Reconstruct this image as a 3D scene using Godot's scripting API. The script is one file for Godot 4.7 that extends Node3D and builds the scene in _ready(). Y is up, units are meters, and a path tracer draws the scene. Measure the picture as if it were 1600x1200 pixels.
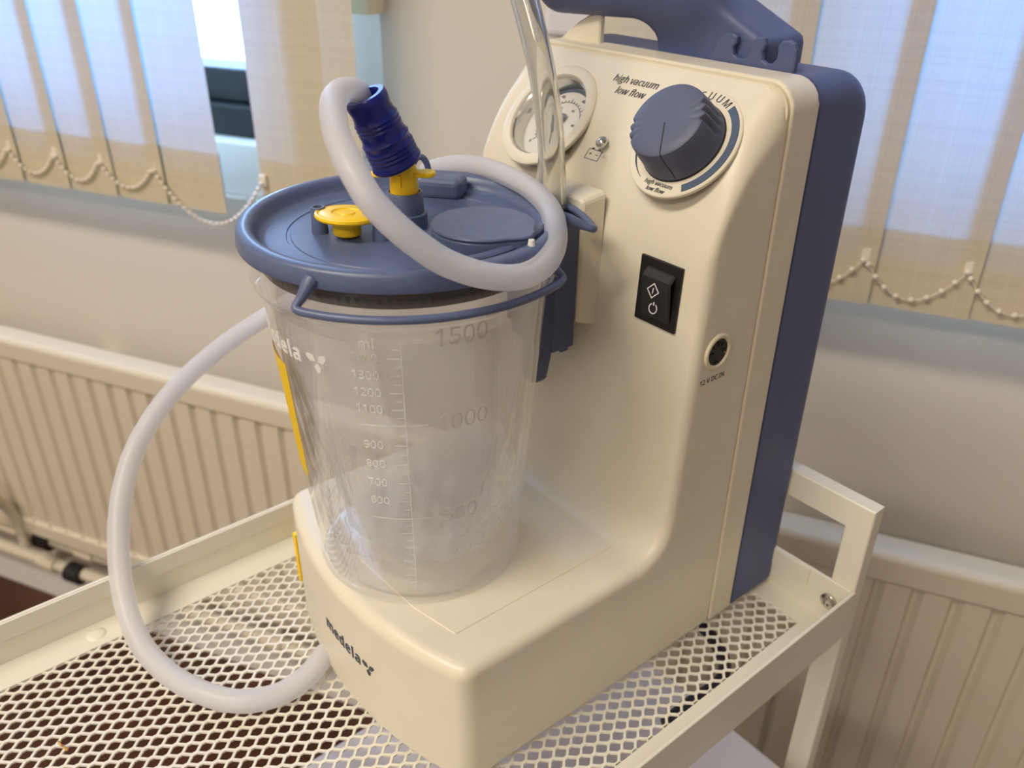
extends Node3D
# A medical suction pump with a clear collection jar on a perforated trolley, in front of a radiator and two windows with vertical blinds.

const F := 1335.0
var VIEW := Transform3D(Basis.from_euler(Vector3(deg_to_rad(-29.3817), deg_to_rad(22.1851), deg_to_rad(0.6189))), Vector3(0, 1.10, 0))   # where the photograph was taken from
var cam: Camera3D
var M := {}
var names := {}
var rng := RandomNumberGenerator.new()

func _ready() -> void:
	rng.seed = 7
	_camera_and_light()
	_materials()
	_room()
	_windows()
	_blinds()
	_radiator()
	_trolley()
	_pump()
	_jar()
	_lid()
	_hoses()
	_small_things()

# ------------------------------------------------------------------ camera, sky, lamps, exposure
func _camera_and_light() -> void:
	cam = Camera3D.new()
	cam.name = "camera"
	add_child(cam)
	cam.transform = VIEW
	cam.near = 0.02
	cam.far = 60.0
	var at := CameraAttributesPhysical.new()
	at.frustum_focal_length = 24.0 * F / 1200.0
	at.frustum_focus_distance = 0.37
	at.exposure_aperture = 9.5
	at.frustum_near = 0.02
	at.frustum_far = 60.0
	cam.attributes = at
	cam.current = true
	var we := WorldEnvironment.new()
	we.name = "environment"
	var e := Environment.new()
	e.background_mode = Environment.BG_SKY
	var sm := ProceduralSkyMaterial.new()
	sm.sky_top_color = Color(0.62, 0.78, 1.0)
	sm.sky_horizon_color = Color(0.68, 0.83, 1.0)
	sm.ground_bottom_color = Color(0.30, 0.34, 0.38)
	sm.ground_horizon_color = Color(0.42, 0.48, 0.56)
	sm.sky_energy_multiplier = 3.3
	sm.ground_energy_multiplier = 1.6
	sm.sun_angle_max = 1.0
	var sky := Sky.new()
	sky.sky_material = sm
	e.sky = sky
	e.tonemap_mode = Environment.TONE_MAPPER_LINEAR
	e.tonemap_exposure = 1.0
	e.sdfgi_enabled = true
	e.ssao_enabled = true
	e.ssil_enabled = true
	we.environment = e
	add_child(we)

# ------------------------------------------------------------------ helpers: placing
func px(x: float, y: float, d: float) -> Vector3:
	return VIEW * Vector3((x - 800.0) / F * d, -(y - 600.0) / F * d, -d)

func px_at(x: float, y: float, height: float) -> Vector3:       # where that line of sight meets a level
	var d := px(x, y, 1.0) - VIEW.origin
	return VIEW.origin + d * ((height - VIEW.origin.y) / d.y)

func numbered(called: String) -> String:
	if not names.has(called):
		names[called] = 0
		return called
	names[called] += 1
	return "%s_%03d" % [called, names[called]]

func tag(o: Node3D, label: String, category: String, group := "", kind := "") -> Node3D:
	if label: o.set_meta("label", label)
	if category: o.set_meta("category", category)
	if group: o.set_meta("group", group)
	if kind: o.set_meta("kind", kind)
	return o

func thing(called: String, label: String, category: String, at := Vector3.ZERO, turn := 0.0, group := "") -> Node3D:
	var o := Node3D.new()
	o.name = numbered(called)
	add_child(o, true)
	o.position = at
	o.rotation_degrees.y = turn
	tag(o, label, category, group)
	return o

func put(called: String, mesh: Mesh, m: Material, parent: Node = null, t := Transform3D()) -> MeshInstance3D:
	var o := MeshInstance3D.new()
	o.name = called if parent else numbered(called)
	o.mesh = mesh
	o.material_override = m
	o.transform = t
	o.cast_shadow = GeometryInstance3D.SHADOW_CASTING_SETTING_ON
	(parent if parent else self).add_child(o, true)
	return o

func struct(called: String, mesh: Mesh, m: Material, parent: Node = null) -> MeshInstance3D:
	var o := put(called, mesh, m, parent)
	if parent == null: o.set_meta("kind", "structure")
	return o

# ------------------------------------------------------------------ helpers: shapes
func new_st() -> SurfaceTool:
	var st := SurfaceTool.new()
	st.begin(Mesh.PRIMITIVE_TRIANGLES)
	return st

func done(st: SurfaceTool) -> ArrayMesh:
	st.generate_normals()
	return st.commit()

func tri(st: SurfaceTool, a: Vector3, b: Vector3, c: Vector3) -> void:   # a, b, c run counter-clockwise seen from outside
	st.add_vertex(a)
	st.add_vertex(c)
	st.add_vertex(b)

func quad(st: SurfaceTool, a: Vector3, b: Vector3, c: Vector3, d: Vector3) -> void:
	tri(st, a, b, c)
	tri(st, a, c, d)

func add_box(st: SurfaceTool, lo: Vector3, hi: Vector3, bevel := 0.0) -> void:
	var c := (lo + hi) / 2.0
	var s := (hi - lo)
	add_rbox(st, Transform3D(Basis(), c), s, bevel)

# a box with chamfered (two-step) edges, centred on t
func add_rbox(st: SurfaceTool, t: Transform3D, s: Vector3, r: float) -> void:
	st.set_smooth_group(-1)
	var h := s / 2.0
	if r <= 0.0:
		var v := []
		for z in [-1, 1]:
			for y in [-1, 1]:
				for x in [-1, 1]:
					v.append(t * Vector3(x * h.x, y * h.y, z * h.z))
		quad(st, v[4], v[5], v[7], v[6]); quad(st, v[1], v[0], v[2], v[3])
		quad(st, v[5], v[1], v[3], v[7]); quad(st, v[0], v[4], v[6], v[2])
		quad(st, v[6], v[7], v[3], v[2]); quad(st, v[0], v[1], v[5], v[4])
		return
	r = minf(r, minf(h.x, minf(h.y, h.z)) * 0.98)
	var rings := []
	var k := 3
	for i in k + 1:
		var a := PI / 2 * i / k
		rings.append(rr_ring(h.x - r * (1 - sin(a)), h.y - r * (1 - sin(a)), maxf(r * sin(a), 0.00001), 3, -h.z + r * (1 - cos(a)), t))
	for i in range(k, -1, -1):
		var a := PI / 2 * i / k
		rings.append(rr_ring(h.x - r * (1 - sin(a)), h.y - r * (1 - sin(a)), maxf(r * sin(a), 0.00001), 3, h.z - r * (1 - cos(a)), t))
	loft(st, rings, true)

func rr_ring(hx: float, hy: float, r: float, n: int, z: float, t := Transform3D()) -> PackedVector3Array:
	var out := PackedVector3Array()
	var cs := [Vector2(hx - r, hy - r), Vector2(-hx + r, hy - r), Vector2(-hx + r, -hy + r), Vector2(hx - r, -hy + r)]
	for q in 4:
		for i in n + 1:
			var a := PI / 2 * (q + float(i) / n)
			out.append(t * Vector3(cs[q].x + r * cos(a), cs[q].y + r * sin(a), z))
	return out

# rings run counter-clockwise seen from the side the last ring faces
func loft(st: SurfaceTool, rings: Array, caps: bool) -> void:
	for i in rings.size() - 1:
		var a: PackedVector3Array = rings[i]
		var b: PackedVector3Array = rings[i + 1]
		for j in a.size():
			var k := (j + 1) % a.size()
			if a[j].distance_squared_to(a[k]) < 1e-14 and b[j].distance_squared_to(b[k]) < 1e-14: continue
			quad(st, a[j], a[k], b[k], b[j])
	if caps:
		var f: PackedVector3Array = rings[0]
		var l: PackedVector3Array = rings[-1]
		var cf := Vector3.ZERO
		var cl := Vector3.ZERO
		for v in f: cf += v / f.size()
		for v in l: cl += v / l.size()
		for j in f.size():
			var k := (j + 1) % f.size()
			tri(st, cf, f[k], f[j])
			tri(st, cl, l[j], l[k])

func box_mesh(s: Vector3, r := 0.0, t := Transform3D()) -> ArrayMesh:
	var st := new_st()
	add_rbox(st, t, s, r)
	return done(st)

func span_mesh(lo: Vector3, hi: Vector3, r := 0.0) -> ArrayMesh:
	return box_mesh(hi - lo, r, Transform3D(Basis(), (lo + hi) / 2.0))

# profile: (radius, height) points from the bottom up along the outside
func add_lathe(st: SurfaceTool, prof: Array, segs := 64, t := Transform3D(), group0 := 1, mod = null) -> void:
	var g := group0
	for i in prof.size() - 1:
		if i > 0:
			var d0: Vector2 = (prof[i] - prof[i - 1]).normalized()
			var d1: Vector2 = (prof[i + 1] - prof[i]).normalized()
			if d0.dot(d1) < 0.80: g += 1
		st.set_smooth_group(g)
		for j in segs:
			var a0 := TAU * j / segs
			var a1 := TAU * (j + 1) / segs
			var p := []
			for c in [[prof[i], a0], [prof[i + 1], a0], [prof[i + 1], a1], [prof[i], a1]]:
				var r: float = c[0].x
				if mod != null: r = mod.call(r, c[0].y, fposmod(c[1], TAU))
				p.append(t * Vector3(r * cos(c[1]), c[0].y, r * sin(c[1])))
			if prof[i].x > 1e-6: tri(st, p[0], p[2], p[3])
			if prof[i + 1].x > 1e-6: tri(st, p[0], p[1], p[2])

func lathe(prof: Array, segs := 64, t := Transform3D(), mod = null) -> ArrayMesh:
	var st := new_st()
	add_lathe(st, prof, segs, t, 1, mod)
	return done(st)

func V2(a: Array) -> Array:
	var out := []
	for i in range(0, a.size(), 2): out.append(Vector2(a[i], a[i + 1]))
	return out

func smooth_path(pts: Array, steps: int) -> PackedVector3Array:
	var out := PackedVector3Array()
	for i in pts.size() - 1:
		var p0: Vector3 = pts[maxi(i - 1, 0)]
		var p1: Vector3 = pts[i]
		var p2: Vector3 = pts[i + 1]
		var p3: Vector3 = pts[mini(i + 2, pts.size() - 1)]
		for s in steps:
			out.append(p1.cubic_interpolate(p2, p0, p3, float(s) / steps))
	out.append(pts[-1])
	return out

func add_tube(st: SurfaceTool, path: PackedVector3Array, r: float, segs := 12, caps := true, group := 1, radii := PackedFloat32Array()) -> void:
	var rings := []
	var t0 := (path[1] - path[0]).normalized()
	var n := t0.cross(Vector3.UP if absf(t0.y) < 0.9 else Vector3.RIGHT).normalized()
	for i in path.size():
		var t := (path[mini(i + 1, path.size() - 1)] - path[maxi(i - 1, 0)]).normalized()
		n = (n - t * n.dot(t)).normalized()
		var b := t.cross(n)
		var ring := PackedVector3Array()
		var rad := radii[i] if radii.size() else r
		for j in segs:
			var a := TAU * j / segs
			ring.append(path[i] + (n * cos(a) + b * sin(a)) * rad)
		rings.append(ring)
	st.set_smooth_group(group)
	loft(st, rings, false)
	if caps:
		st.set_smooth_group(group + 1)
		for e in [0, -1]:
			var ring: PackedVector3Array = rings[e]
			var c: Vector3 = path[0] if e == 0 else path[path.size() - 1]
			for j in segs:
				var k := (j + 1) % segs
				if e == 0: tri(st, c, ring[k], ring[j])
				else: tri(st, c, ring[j], ring[k])

func tube(pts: Array, r: float, segs := 12, steps := 6) -> ArrayMesh:
	var st := new_st()
	add_tube(st, smooth_path(pts, steps), r, segs)
	return done(st)

# polygon in the x-y plane, from z0 to z1, with a small bevel
func prism(poly: PackedVector2Array, z0: float, z1: float, bevel := 0.0, t := Transform3D()) -> ArrayMesh:
	var st := new_st()
	add_prism(st, poly, z0, z1, bevel, t)
	return done(st)

func add_prism(st: SurfaceTool, poly: PackedVector2Array, z0: float, z1: float, bevel := 0.0, t := Transform3D()) -> void:
	st.set_smooth_group(-1)
	if Geometry2D.is_polygon_clockwise(poly) == false:
		poly = poly.duplicate()
		poly.reverse()
	# is_polygon_clockwise reports in a y-down frame; make the order counter-clockwise with y up
	var area := 0.0
	for i in poly.size():
		area += poly[i].cross(poly[(i + 1) % poly.size()])
	if area < 0: poly.reverse()
	var ins := PackedVector2Array()
	var n := poly.size()
	for i in n:
		var d0 := (poly[i] - poly[(i + n - 1) % n]).normalized()
		var d1 := (poly[(i + 1) % n] - poly[i]).normalized()
		var m := (Vector2(-d0.y, d0.x) + Vector2(-d1.y, d1.x))
		m = m.normalized() / maxf(0.5, sqrt((1 + d0.dot(d1)) / 2.0))
		ins.append(poly[i] + m * bevel)
	var lay := func(p: PackedVector2Array, z: float) -> PackedVector3Array:
		var o := PackedVector3Array()
		for v in p: o.append(t * Vector3(v.x, v.y, z))
		return o
	var rings := []
	if bevel > 0: rings = [lay.call(ins, z0), lay.call(poly, z0 + bevel), lay.call(poly, z1 - bevel), lay.call(ins, z1)]
	else: rings = [lay.call(poly, z0), lay.call(poly, z1)]
	loft(st, rings, false)
	var cap := ins if bevel > 0 else poly
	var big := PackedVector2Array()
	for v in cap: big.append(v * 1000.0)
	var ix := Geometry2D.triangulate_polygon(big)
	for i in range(0, ix.size(), 3):
		var a := cap[ix[i]]; var b := cap[ix[i + 1]]; var c := cap[ix[i + 2]]
		if (b - a).cross(c - a) < 0:
			var s := b; b = c; c = s
		tri(st, t * Vector3(a.x, a.y, z1), t * Vector3(b.x, b.y, z1), t * Vector3(c.x, c.y, z1))
		tri(st, t * Vector3(a.x, a.y, z0), t * Vector3(c.x, c.y, z0), t * Vector3(b.x, b.y, z0))

func arc_band(r0: float, r1: float, a0: float, a1: float, n: int, r0b := -1.0, r1b := -1.0) -> PackedVector2Array:
	var p := PackedVector2Array()
	for i in n + 1:
		var f := float(i) / n
		var a := lerpf(a0, a1, f)
		p.append(Vector2.from_angle(deg_to_rad(a)) * lerpf(r1, r1 if r1b < 0 else r1b, f))
	for i in range(n, -1, -1):
		var f := float(i) / n
		var a := lerpf(a0, a1, f)
		p.append(Vector2.from_angle(deg_to_rad(a)) * lerpf(r0, r0 if r0b < 0 else r0b, f))
	return p

# lettering: em = font size in metres; map turns (x, y, z) of the flat text, origin at its left (or centre) baseline, into a point
var font_cache := {}
func text_mesh(text: String, em: float, map: Callable, centre := true, slant := 0.0, depth := 0.0003, bold := false) -> ArrayMesh:
	var tm := TextMesh.new()
	var f := SystemFont.new()
	f.font_names = PackedStringArray(["Droid Sans"])
	if bold: f.font_weight = 700
	tm.font = f
	tm.text = text
	tm.font_size = 48
	tm.pixel_size = 0.01
	tm.depth = depth / em * 0.48
	tm.curve_step = 1.0
	tm.horizontal_alignment = HORIZONTAL_ALIGNMENT_CENTER if centre else HORIZONTAL_ALIGNMENT_LEFT
	tm.vertical_alignment = VERTICAL_ALIGNMENT_CENTER
	var a := tm.get_mesh_arrays()
	var v: PackedVector3Array = a[Mesh.ARRAY_VERTEX]
	var ix: PackedInt32Array = a[Mesh.ARRAY_INDEX] if a[Mesh.ARRAY_INDEX] != null else PackedInt32Array()
	if ix.is_empty(): ix = PackedInt32Array(range(v.size()))
	var st := new_st()
	st.set_smooth_group(-1)
	for k in ix:
		var p := v[k] * (em / 0.48)
		st.add_vertex(map.call(Vector3(p.x + p.y * slant, p.y, p.z)))
	return done(st)

# ------------------------------------------------------------------ helpers: rounded bodies from distance fields
static func rmax(a: float, b: float, r: float) -> float:      # intersection with an edge rounded by r
	var u := maxf(a + r, 0.0)
	var v := maxf(b + r, 0.0)
	return minf(-r, maxf(a, b)) + sqrt(u * u + v * v)

static func rmin(a: float, b: float, r: float) -> float:      # union with a fillet of radius r
	var u := maxf(r - a, 0.0)
	var v := maxf(r - b, 0.0)
	return maxf(r, minf(a, b)) - sqrt(u * u + v * v)

func sdf_mesh(f: Callable, lo: Vector3, hi: Vector3, cell: float) -> ArrayMesh:
	var nx := int(ceil((hi.x - lo.x) / cell)) + 1
	var ny := int(ceil((hi.y - lo.y) / cell)) + 1
	var nz := int(ceil((hi.z - lo.z) / cell)) + 1
	var val := PackedFloat32Array()
	val.resize((nx + 1) * (ny + 1) * (nz + 1))
	val.fill(1e9)
	var sx := 1
	var sy := nx + 1
	var sz := (nx + 1) * (ny + 1)
	var B := 4
	var vert := {}
	var pts := PackedVector3Array()
	var nrm := PackedVector3Array()
	var act := []
	var e := cell * 0.05
	for bz in range(0, nz, B):
		for by in range(0, ny, B):
			for bx in range(0, nx, B):
				var c := lo + Vector3(bx + B * 0.5, by + B * 0.5, bz + B * 0.5) * cell
				if absf(f.call(c)) > B * 0.5 * cell * 1.7321 * 1.15: continue
				for z in range(bz, mini(bz + B, nz)):
					for y in range(by, mini(by + B, ny)):
						for x in range(bx, mini(bx + B, nx)):
							var o := x + y * sy + z * sz
							var sum := Vector3.ZERO
							var cnt := 0
							var cv := [0.0, 0.0, 0.0, 0.0, 0.0, 0.0, 0.0, 0.0]
							for k in 8:
								var q := o + (k & 1) + ((k >> 1) & 1) * sy + (k >> 2) * sz
								if val[q] > 1e8:
									val[q] = f.call(lo + Vector3(x + (k & 1), y + ((k >> 1) & 1), z + (k >> 2)) * cell)
								cv[k] = val[q]
							var neg := 0
							for k in 8:
								if cv[k] < 0: neg += 1
							if neg == 0 or neg == 8: continue
							for ed in [[0, 1], [2, 3], [4, 5], [6, 7], [0, 2], [1, 3], [4, 6], [5, 7], [0, 4], [1, 5], [2, 6], [3, 7]]:
								var a: float = cv[ed[0]]
								var b: float = cv[ed[1]]
								if (a < 0) != (b < 0):
									var s := a / (a - b)
									var pa := Vector3(ed[0] & 1, (ed[0] >> 1) & 1, ed[0] >> 2)
									var pb := Vector3(ed[1] & 1, (ed[1] >> 1) & 1, ed[1] >> 2)
									sum += pa.lerp(pb, s)
									cnt += 1
							var p := lo + (Vector3(x, y, z) + sum / cnt) * cell
							var g := Vector3.UP
							for it in 2:
								var d: float = f.call(p)
								g = Vector3(f.call(p + Vector3(e, 0, 0)) - d, f.call(p + Vector3(0, e, 0)) - d, f.call(p + Vector3(0, 0, e)) - d)
								g = g.normalized()
								p -= g * clampf(d, -cell, cell)
							vert[o] = pts.size()
							pts.append(p)
							nrm.append(g)
							act.append(Vector3i(x, y, z))
	var ix := PackedInt32Array()
	for c in act:
		var o: int = c.x + c.y * sy + c.z * sz
		# the three edges that leave this cell's low corner
		for ax in 3:
			var st: int = [sx, sy, sz][ax]
			var u: int = [sy, sz, sx][ax]
			var w: int = [sz, sx, sy][ax]
			var a := val[o]
			var b := val[o + st]
			if (a < 0) == (b < 0): continue
			if not (vert.has(o - u) and vert.has(o - w) and vert.has(o - u - w)): continue
			var i0: int = vert[o]
			var i1: int = vert[o - u]
			var i2: int = vert[o - u - w]
			var i3: int = vert[o - w]
			if a < 0: ix.append_array([i0, i2, i1, i0, i3, i2])
			else: ix.append_array([i0, i1, i2, i0, i2, i3])
	# the cells of an edge are all active, so every crossed edge is met at its own low-corner cell
	var arr := []
	arr.resize(Mesh.ARRAY_MAX)
	arr[Mesh.ARRAY_VERTEX] = pts
	arr[Mesh.ARRAY_NORMAL] = nrm
	arr[Mesh.ARRAY_INDEX] = ix
	var m := ArrayMesh.new()
	m.add_surface_from_arrays(Mesh.PRIMITIVE_TRIANGLES, arr)
	return m

# ------------------------------------------------------------------ materials
func mat(c: Color, rough := 0.5, metal := 0.0, spec := 0.5) -> StandardMaterial3D:
	var m := StandardMaterial3D.new()
	m.albedo_color = c
	m.roughness = rough
	m.metallic = metal
	m.metallic_specular = spec
	return m

func c8(r: int, g: int, b: int, a := 1.0) -> Color:
	return Color(r / 255.0, g / 255.0, b / 255.0, a)

func noise_tex(freq: float, lo: Color, hi: Color, size := 256, octaves := 4, seed_ := 1, normal := false) -> NoiseTexture2D:
	var n := FastNoiseLite.new()
	n.seed = seed_
	n.frequency = freq
	n.fractal_octaves = octaves
	var t := NoiseTexture2D.new()
	t.width = size
	t.height = size
	t.seamless = true
	t.noise = n
	if normal:
		t.as_normal_map = true
		t.bump_strength = 4.0
	else:
		var g := Gradient.new()
		g.set_color(0, lo)
		g.set_color(1, hi)
		t.color_ramp = g
	return t

# woven cloth: threads of slightly different tone along and across
func weave_tex(base: Color, amount: float, size: int, seed_: int, across := 1.0) -> ImageTexture:
	var r := RandomNumberGenerator.new()
	r.seed = seed_
	var im := Image.create(size, size, false, Image.FORMAT_RGB8)
	var cu := []
	var cv := []
	for i in size:
		cu.append(r.randf_range(-1, 1) * (1.0 if r.randf() < 0.8 else 2.2))
		cv.append(r.randf_range(-1, 1) * (1.0 if r.randf() < 0.8 else 2.2))
	for y in size:
		for x in size:
			var k: float = 1.0 + amount * (cu[x] * across + cv[y]) + amount * 0.5 * r.randf_range(-1, 1)
			im.set_pixel(x, y, Color(base.r * k, base.g * k, base.b * k).clamp())
	return ImageTexture.create_from_image(im)

func tri_map(m: StandardMaterial3D, scale: float, world := false) -> void:
	m.uv1_triplanar = true
	m.uv1_world_triplanar = world
	m.uv1_scale = Vector3.ONE * scale
	m.uv1_triplanar_sharpness = 4.0

func _materials() -> void:
	M.cream = mat(c8(229, 222, 203), 0.38)
	M.cream.albedo_texture = noise_tex(0.02, c8(250, 250, 250), c8(255, 255, 255), 256, 3, 3)
	tri_map(M.cream, 6.0)
	M.cream_seam = mat(c8(226, 217, 192), 0.45)
	M.blue_shell = mat(c8(80, 92, 134), 0.50)
	M.lid_blue = mat(c8(94, 109, 146), 0.36)
	M.lid_blue.albedo_texture = noise_tex(0.03, c8(232, 232, 235), c8(255, 255, 255), 256, 5, 9)
	tri_map(M.lid_blue, 20.0)
	M.holder_blue = mat(c8(76, 86, 120), 0.5)
	M.knob = mat(c8(88, 95, 122), 0.5)
	M.navy = mat(c8(20, 31, 124), 0.28)
	M.yellow = mat(c8(255, 212, 14), 0.38)
	M.yellow_label = mat(c8(240, 200, 16), 0.5)
	M.print_dark = mat(c8(62, 70, 86), 0.6)
	M.print_blue = mat(c8(72, 90, 116), 0.6)
	M.black = mat(c8(22, 21, 22), 0.45)
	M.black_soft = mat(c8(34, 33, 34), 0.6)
	M.print_white = mat(c8(226, 226, 226), 0.5)
	M.chrome = mat(c8(206, 204, 198), 0.18, 1.0)
	M.dial = mat(c8(226, 226, 222), 0.6)
	M.needle = mat(c8(112, 122, 136), 0.5)
	M.trolley = mat(c8(232, 228, 214), 0.42)
	M.wall = mat(c8(221, 215, 207), 0.85)
	M.wall.normal_enabled = true
	M.wall.normal_texture = noise_tex(0.06, Color.BLACK, Color.WHITE, 512, 4, 5, true)
	M.wall.normal_scale = 0.3
	M.wall.uv1_triplanar = true
	M.wall.uv1_world_triplanar = true
	M.wall.uv1_scale = Vector3(7, 30, 7)
	M.ceiling = mat(c8(240, 239, 235), 0.9)
	M.radiator = mat(c8(226, 217, 198), 0.45)
	M.floor = mat(c8(86, 48, 32), 0.5)
	M.floor.albedo_texture = noise_tex(0.01, c8(190, 180, 175), c8(255, 255, 255), 512, 5, 11)
	tri_map(M.floor, 1.2, true)
	M.white_paint = mat(c8(236, 236, 236), 0.5)
	M.dark_frame = mat(c8(24, 27, 34), 0.5)
	M.white_plastic = mat(c8(226, 224, 232), 0.5)
	M.slat = mat(Color.WHITE, 0.9)
	M.slat.albedo_texture = weave_tex(c8(238, 226, 198), 0.016, 256, 21)
	tri_map(M.slat, 9.0)
	M.slat.backlight_enabled = true
	M.slat.backlight = Color(0.31, 0.54, 0.74)
	M.slat.metallic_specular = 0.2
	M.weight = mat(c8(244, 234, 206), 0.7)
	M.bead = mat(c8(240, 232, 220), 0.3)
	M.pane = mat(Color(0.9, 0.95, 1.0, 0.03), 0.02)
	M.pane.transparency = BaseMaterial3D.TRANSPARENCY_ALPHA
	M.jar = mat(Color(0.93, 0.92, 0.91, 0.05), 0.03)
	M.jar.transparency = BaseMaterial3D.TRANSPARENCY_ALPHA
	M.clear_hose = mat(Color(0.95, 0.95, 0.93, 0.06), 0.05)
	M.clear_hose.refraction_enabled = true
	M.clear_hose.refraction_scale = 0.05
	M.clear_hose.transparency = BaseMaterial3D.TRANSPARENCY_ALPHA
	M.liner = mat(Color(0.92, 0.92, 0.94, 0.22), 0.30)
	M.liner.transparency = BaseMaterial3D.TRANSPARENCY_ALPHA
	M.jar_print = mat(Color(0.96, 0.96, 0.96, 0.75), 0.5)
	M.jar_print.transparency = BaseMaterial3D.TRANSPARENCY_ALPHA
	M.jar_emboss = mat(Color(0.84, 0.82, 0.79, 0.34), 0.4)
	M.jar_emboss.transparency = BaseMaterial3D.TRANSPARENCY_ALPHA
	M.silicone = mat(Color(0.92, 0.92, 0.94, 0.68), 0.34)
	M.silicone.transparency = BaseMaterial3D.TRANSPARENCY_ALPHA
	M.silicone.backlight_enabled = true
	M.silicone.backlight = Color(1.0, 1.0, 1.0)
	M.lamp_glow = mat(c8(255, 240, 214), 0.5)
	M.lamp_glow.emission_enabled = true
	M.lamp_glow.emission = c8(255, 226, 184)
	M.lamp_glow.emission_energy_multiplier = 1.6
	M.straw = mat(c8(206, 158, 84), 0.8)
	M.snow = mat(c8(247, 249, 252), 0.9)
	M.cable = mat(c8(30, 34, 52), 0.5)

# ------------------------------------------------------------------ the room
const ZW := -0.77
func _room() -> void:
	var st := new_st()
	add_box(st, Vector3(-2.6, -0.1, -1.03), Vector3(2.4, 0.0, 3.4))
	struct("floor", done(st), M.floor)
	st = new_st()
	add_box(st, Vector3(-2.6, 2.6, -1.03), Vector3(2.4, 2.72, 3.4))
	struct("ceiling", done(st), M.ceiling)
	# the window wall, with two openings
	st = new_st()
	var zb := -1.02
	add_box(st, Vector3(-2.5, 0, zb), Vector3(2.3, 0.80, ZW))
	add_box(st, Vector3(-2.5, 2.15, zb), Vector3(2.3, 2.6, ZW))
	add_box(st, Vector3(-2.5, 0.80, zb), Vector3(-1.20, 2.15, ZW))
	add_box(st, Vector3(-0.455, 0.80, zb), Vector3(-0.085, 2.15, ZW))
	add_box(st, Vector3(0.37, 0.80, zb), Vector3(2.3, 2.15, ZW))
	struct("wall_back", done(st), M.wall)
	struct("wall_left", span_mesh(Vector3(-2.6, 0, -1.02), Vector3(-2.5, 2.6, 3.3)), M.wall)
	struct("wall_right", span_mesh(Vector3(2.3, 0, -1.02), Vector3(2.4, 2.6, 3.3)), M.wall)
	struct("wall_front", span_mesh(Vector3(-2.6, 0, 3.3), Vector3(2.4, 2.6, 3.4)), M.wall)
	struct("baseboard_back", span_mesh(Vector3(-2.5, 0, ZW), Vector3(2.3, 0.07, ZW + 0.012), 0.002), M.white_paint)
	struct("ground", span_mesh(Vector3(-40, -1.2, -60), Vector3(40, -1.0, -1.2)), M.snow)
	# two ceiling lamps
	_ceiling_lamp(Vector3(-0.95, 2.6, 0.75), 0, 3.85)
	_ceiling_lamp(Vector3(-0.25, 2.6, 2.15), 1, 3.1)

func _ceiling_lamp(at: Vector3, i: int, energy: float) -> void:
	var t := thing("ceiling_lamp", ["long white ceiling lamp nearest the window wall", "long white ceiling lamp deeper in the room"][i], "lamp", at, 0.0, "ceiling lamps")
	put("housing", span_mesh(Vector3(-0.62, -0.06, -0.16), Vector3(0.62, 0.0, 0.16), 0.006), M.white_paint, t)
	put("diffuser", span_mesh(Vector3(-0.60, -0.068, -0.145), Vector3(0.60, -0.0605, 0.145), 0.002), M.lamp_glow, t)
	var l := AreaLight3D.new()
	l.name = "lamp_light"
	l.area_size = Vector2(1.2, 0.29)
	l.light_energy = energy
	l.light_color = c8(255, 242, 222)
	l.shadow_enabled = true
	l.area_range = 12.0
	l.area_attenuation = 2.0
	l.position = Vector3(0, -0.072, 0)
	l.rotation_degrees = Vector3(-90, 0, 0)
	t.add_child(l, true)

func _windows() -> void:
	for w in [[1, -1.20, -0.455, 0.12], [2, -0.085, 0.37, 0.05]]:
		var x0: float = w[1]
		var x1: float = w[2]
		var jr: float = w[3] if w[0] == 1 else 0.06
		var jl: float = 0.06 if w[0] == 1 else w[3]
		var o := Node3D.new()
		o.name = "window_%d" % w[0]
		o.set_meta("kind", "structure")
		add_child(o)
		var z0 := ZW - 0.06
		var z1 := ZW - 0.01
		put("bottom_rail", span_mesh(Vector3(x0, 0.80, z0), Vector3(x1, 0.862, z1), 0.003), M.white_paint, o)
		put("top_rail", span_mesh(Vector3(x0, 2.09, z0), Vector3(x1, 2.15, z1), 0.003), M.white_paint, o)
		put("jamb", span_mesh(Vector3(x0, 0.862, z0), Vector3(x0 + jl, 2.09, z1), 0.003), M.white_paint, o)
		put("jamb", span_mesh(Vector3(x1 - jr, 0.862, z0), Vector3(x1, 2.09, z1), 0.003), M.white_paint, o)
		put("sash_rail", span_mesh(Vector3(x0 + jl, 0.862, z0 - 0.03), Vector3(x1 - jr, 0.897, z0 + 0.03), 0.003), M.dark_frame, o)
		put("sash_rail", span_mesh(Vector3(x0 + jl, 0.897, z0 - 0.045), Vector3(x1 - jr, 0.934, z0 + 0.012), 0.003), M.dark_frame, o)
		put("sash_stile", span_mesh(Vector3(x0 + jl, 0.934, z0 - 0.045), Vector3(x0 + jl + 0.03, 2.09, z0 + 0.012), 0.003), M.dark_frame, o)
		put("pane", span_mesh(Vector3(x0 + jl, 0.93, z0 - 0.03), Vector3(x1 - jr, 2.09, z0 - 0.026)), M.pane, o)

# ------------------------------------------------------------------ vertical blinds
func _slat_mesh(w: float, top: float, bottom: float) -> ArrayMesh:
	var st := new_st()
	# a sheet of cloth with a slight bow across
	var n := 6
	st.set_smooth_group(1)
	for i in n:
		var a := float(i) / n
		var b := float(i + 1) / n
		var za := 0.002 * sin(PI * a)
		var zb := 0.002 * sin(PI * b)
		var A := Vector3((a - 0.5) * w, bottom, za)
		var B := Vector3((b - 0.5) * w, bottom, zb)
		quad(st, A, B, Vector3(B.x, top, zb), Vector3(A.x, top, za))
	return done(st)

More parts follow.
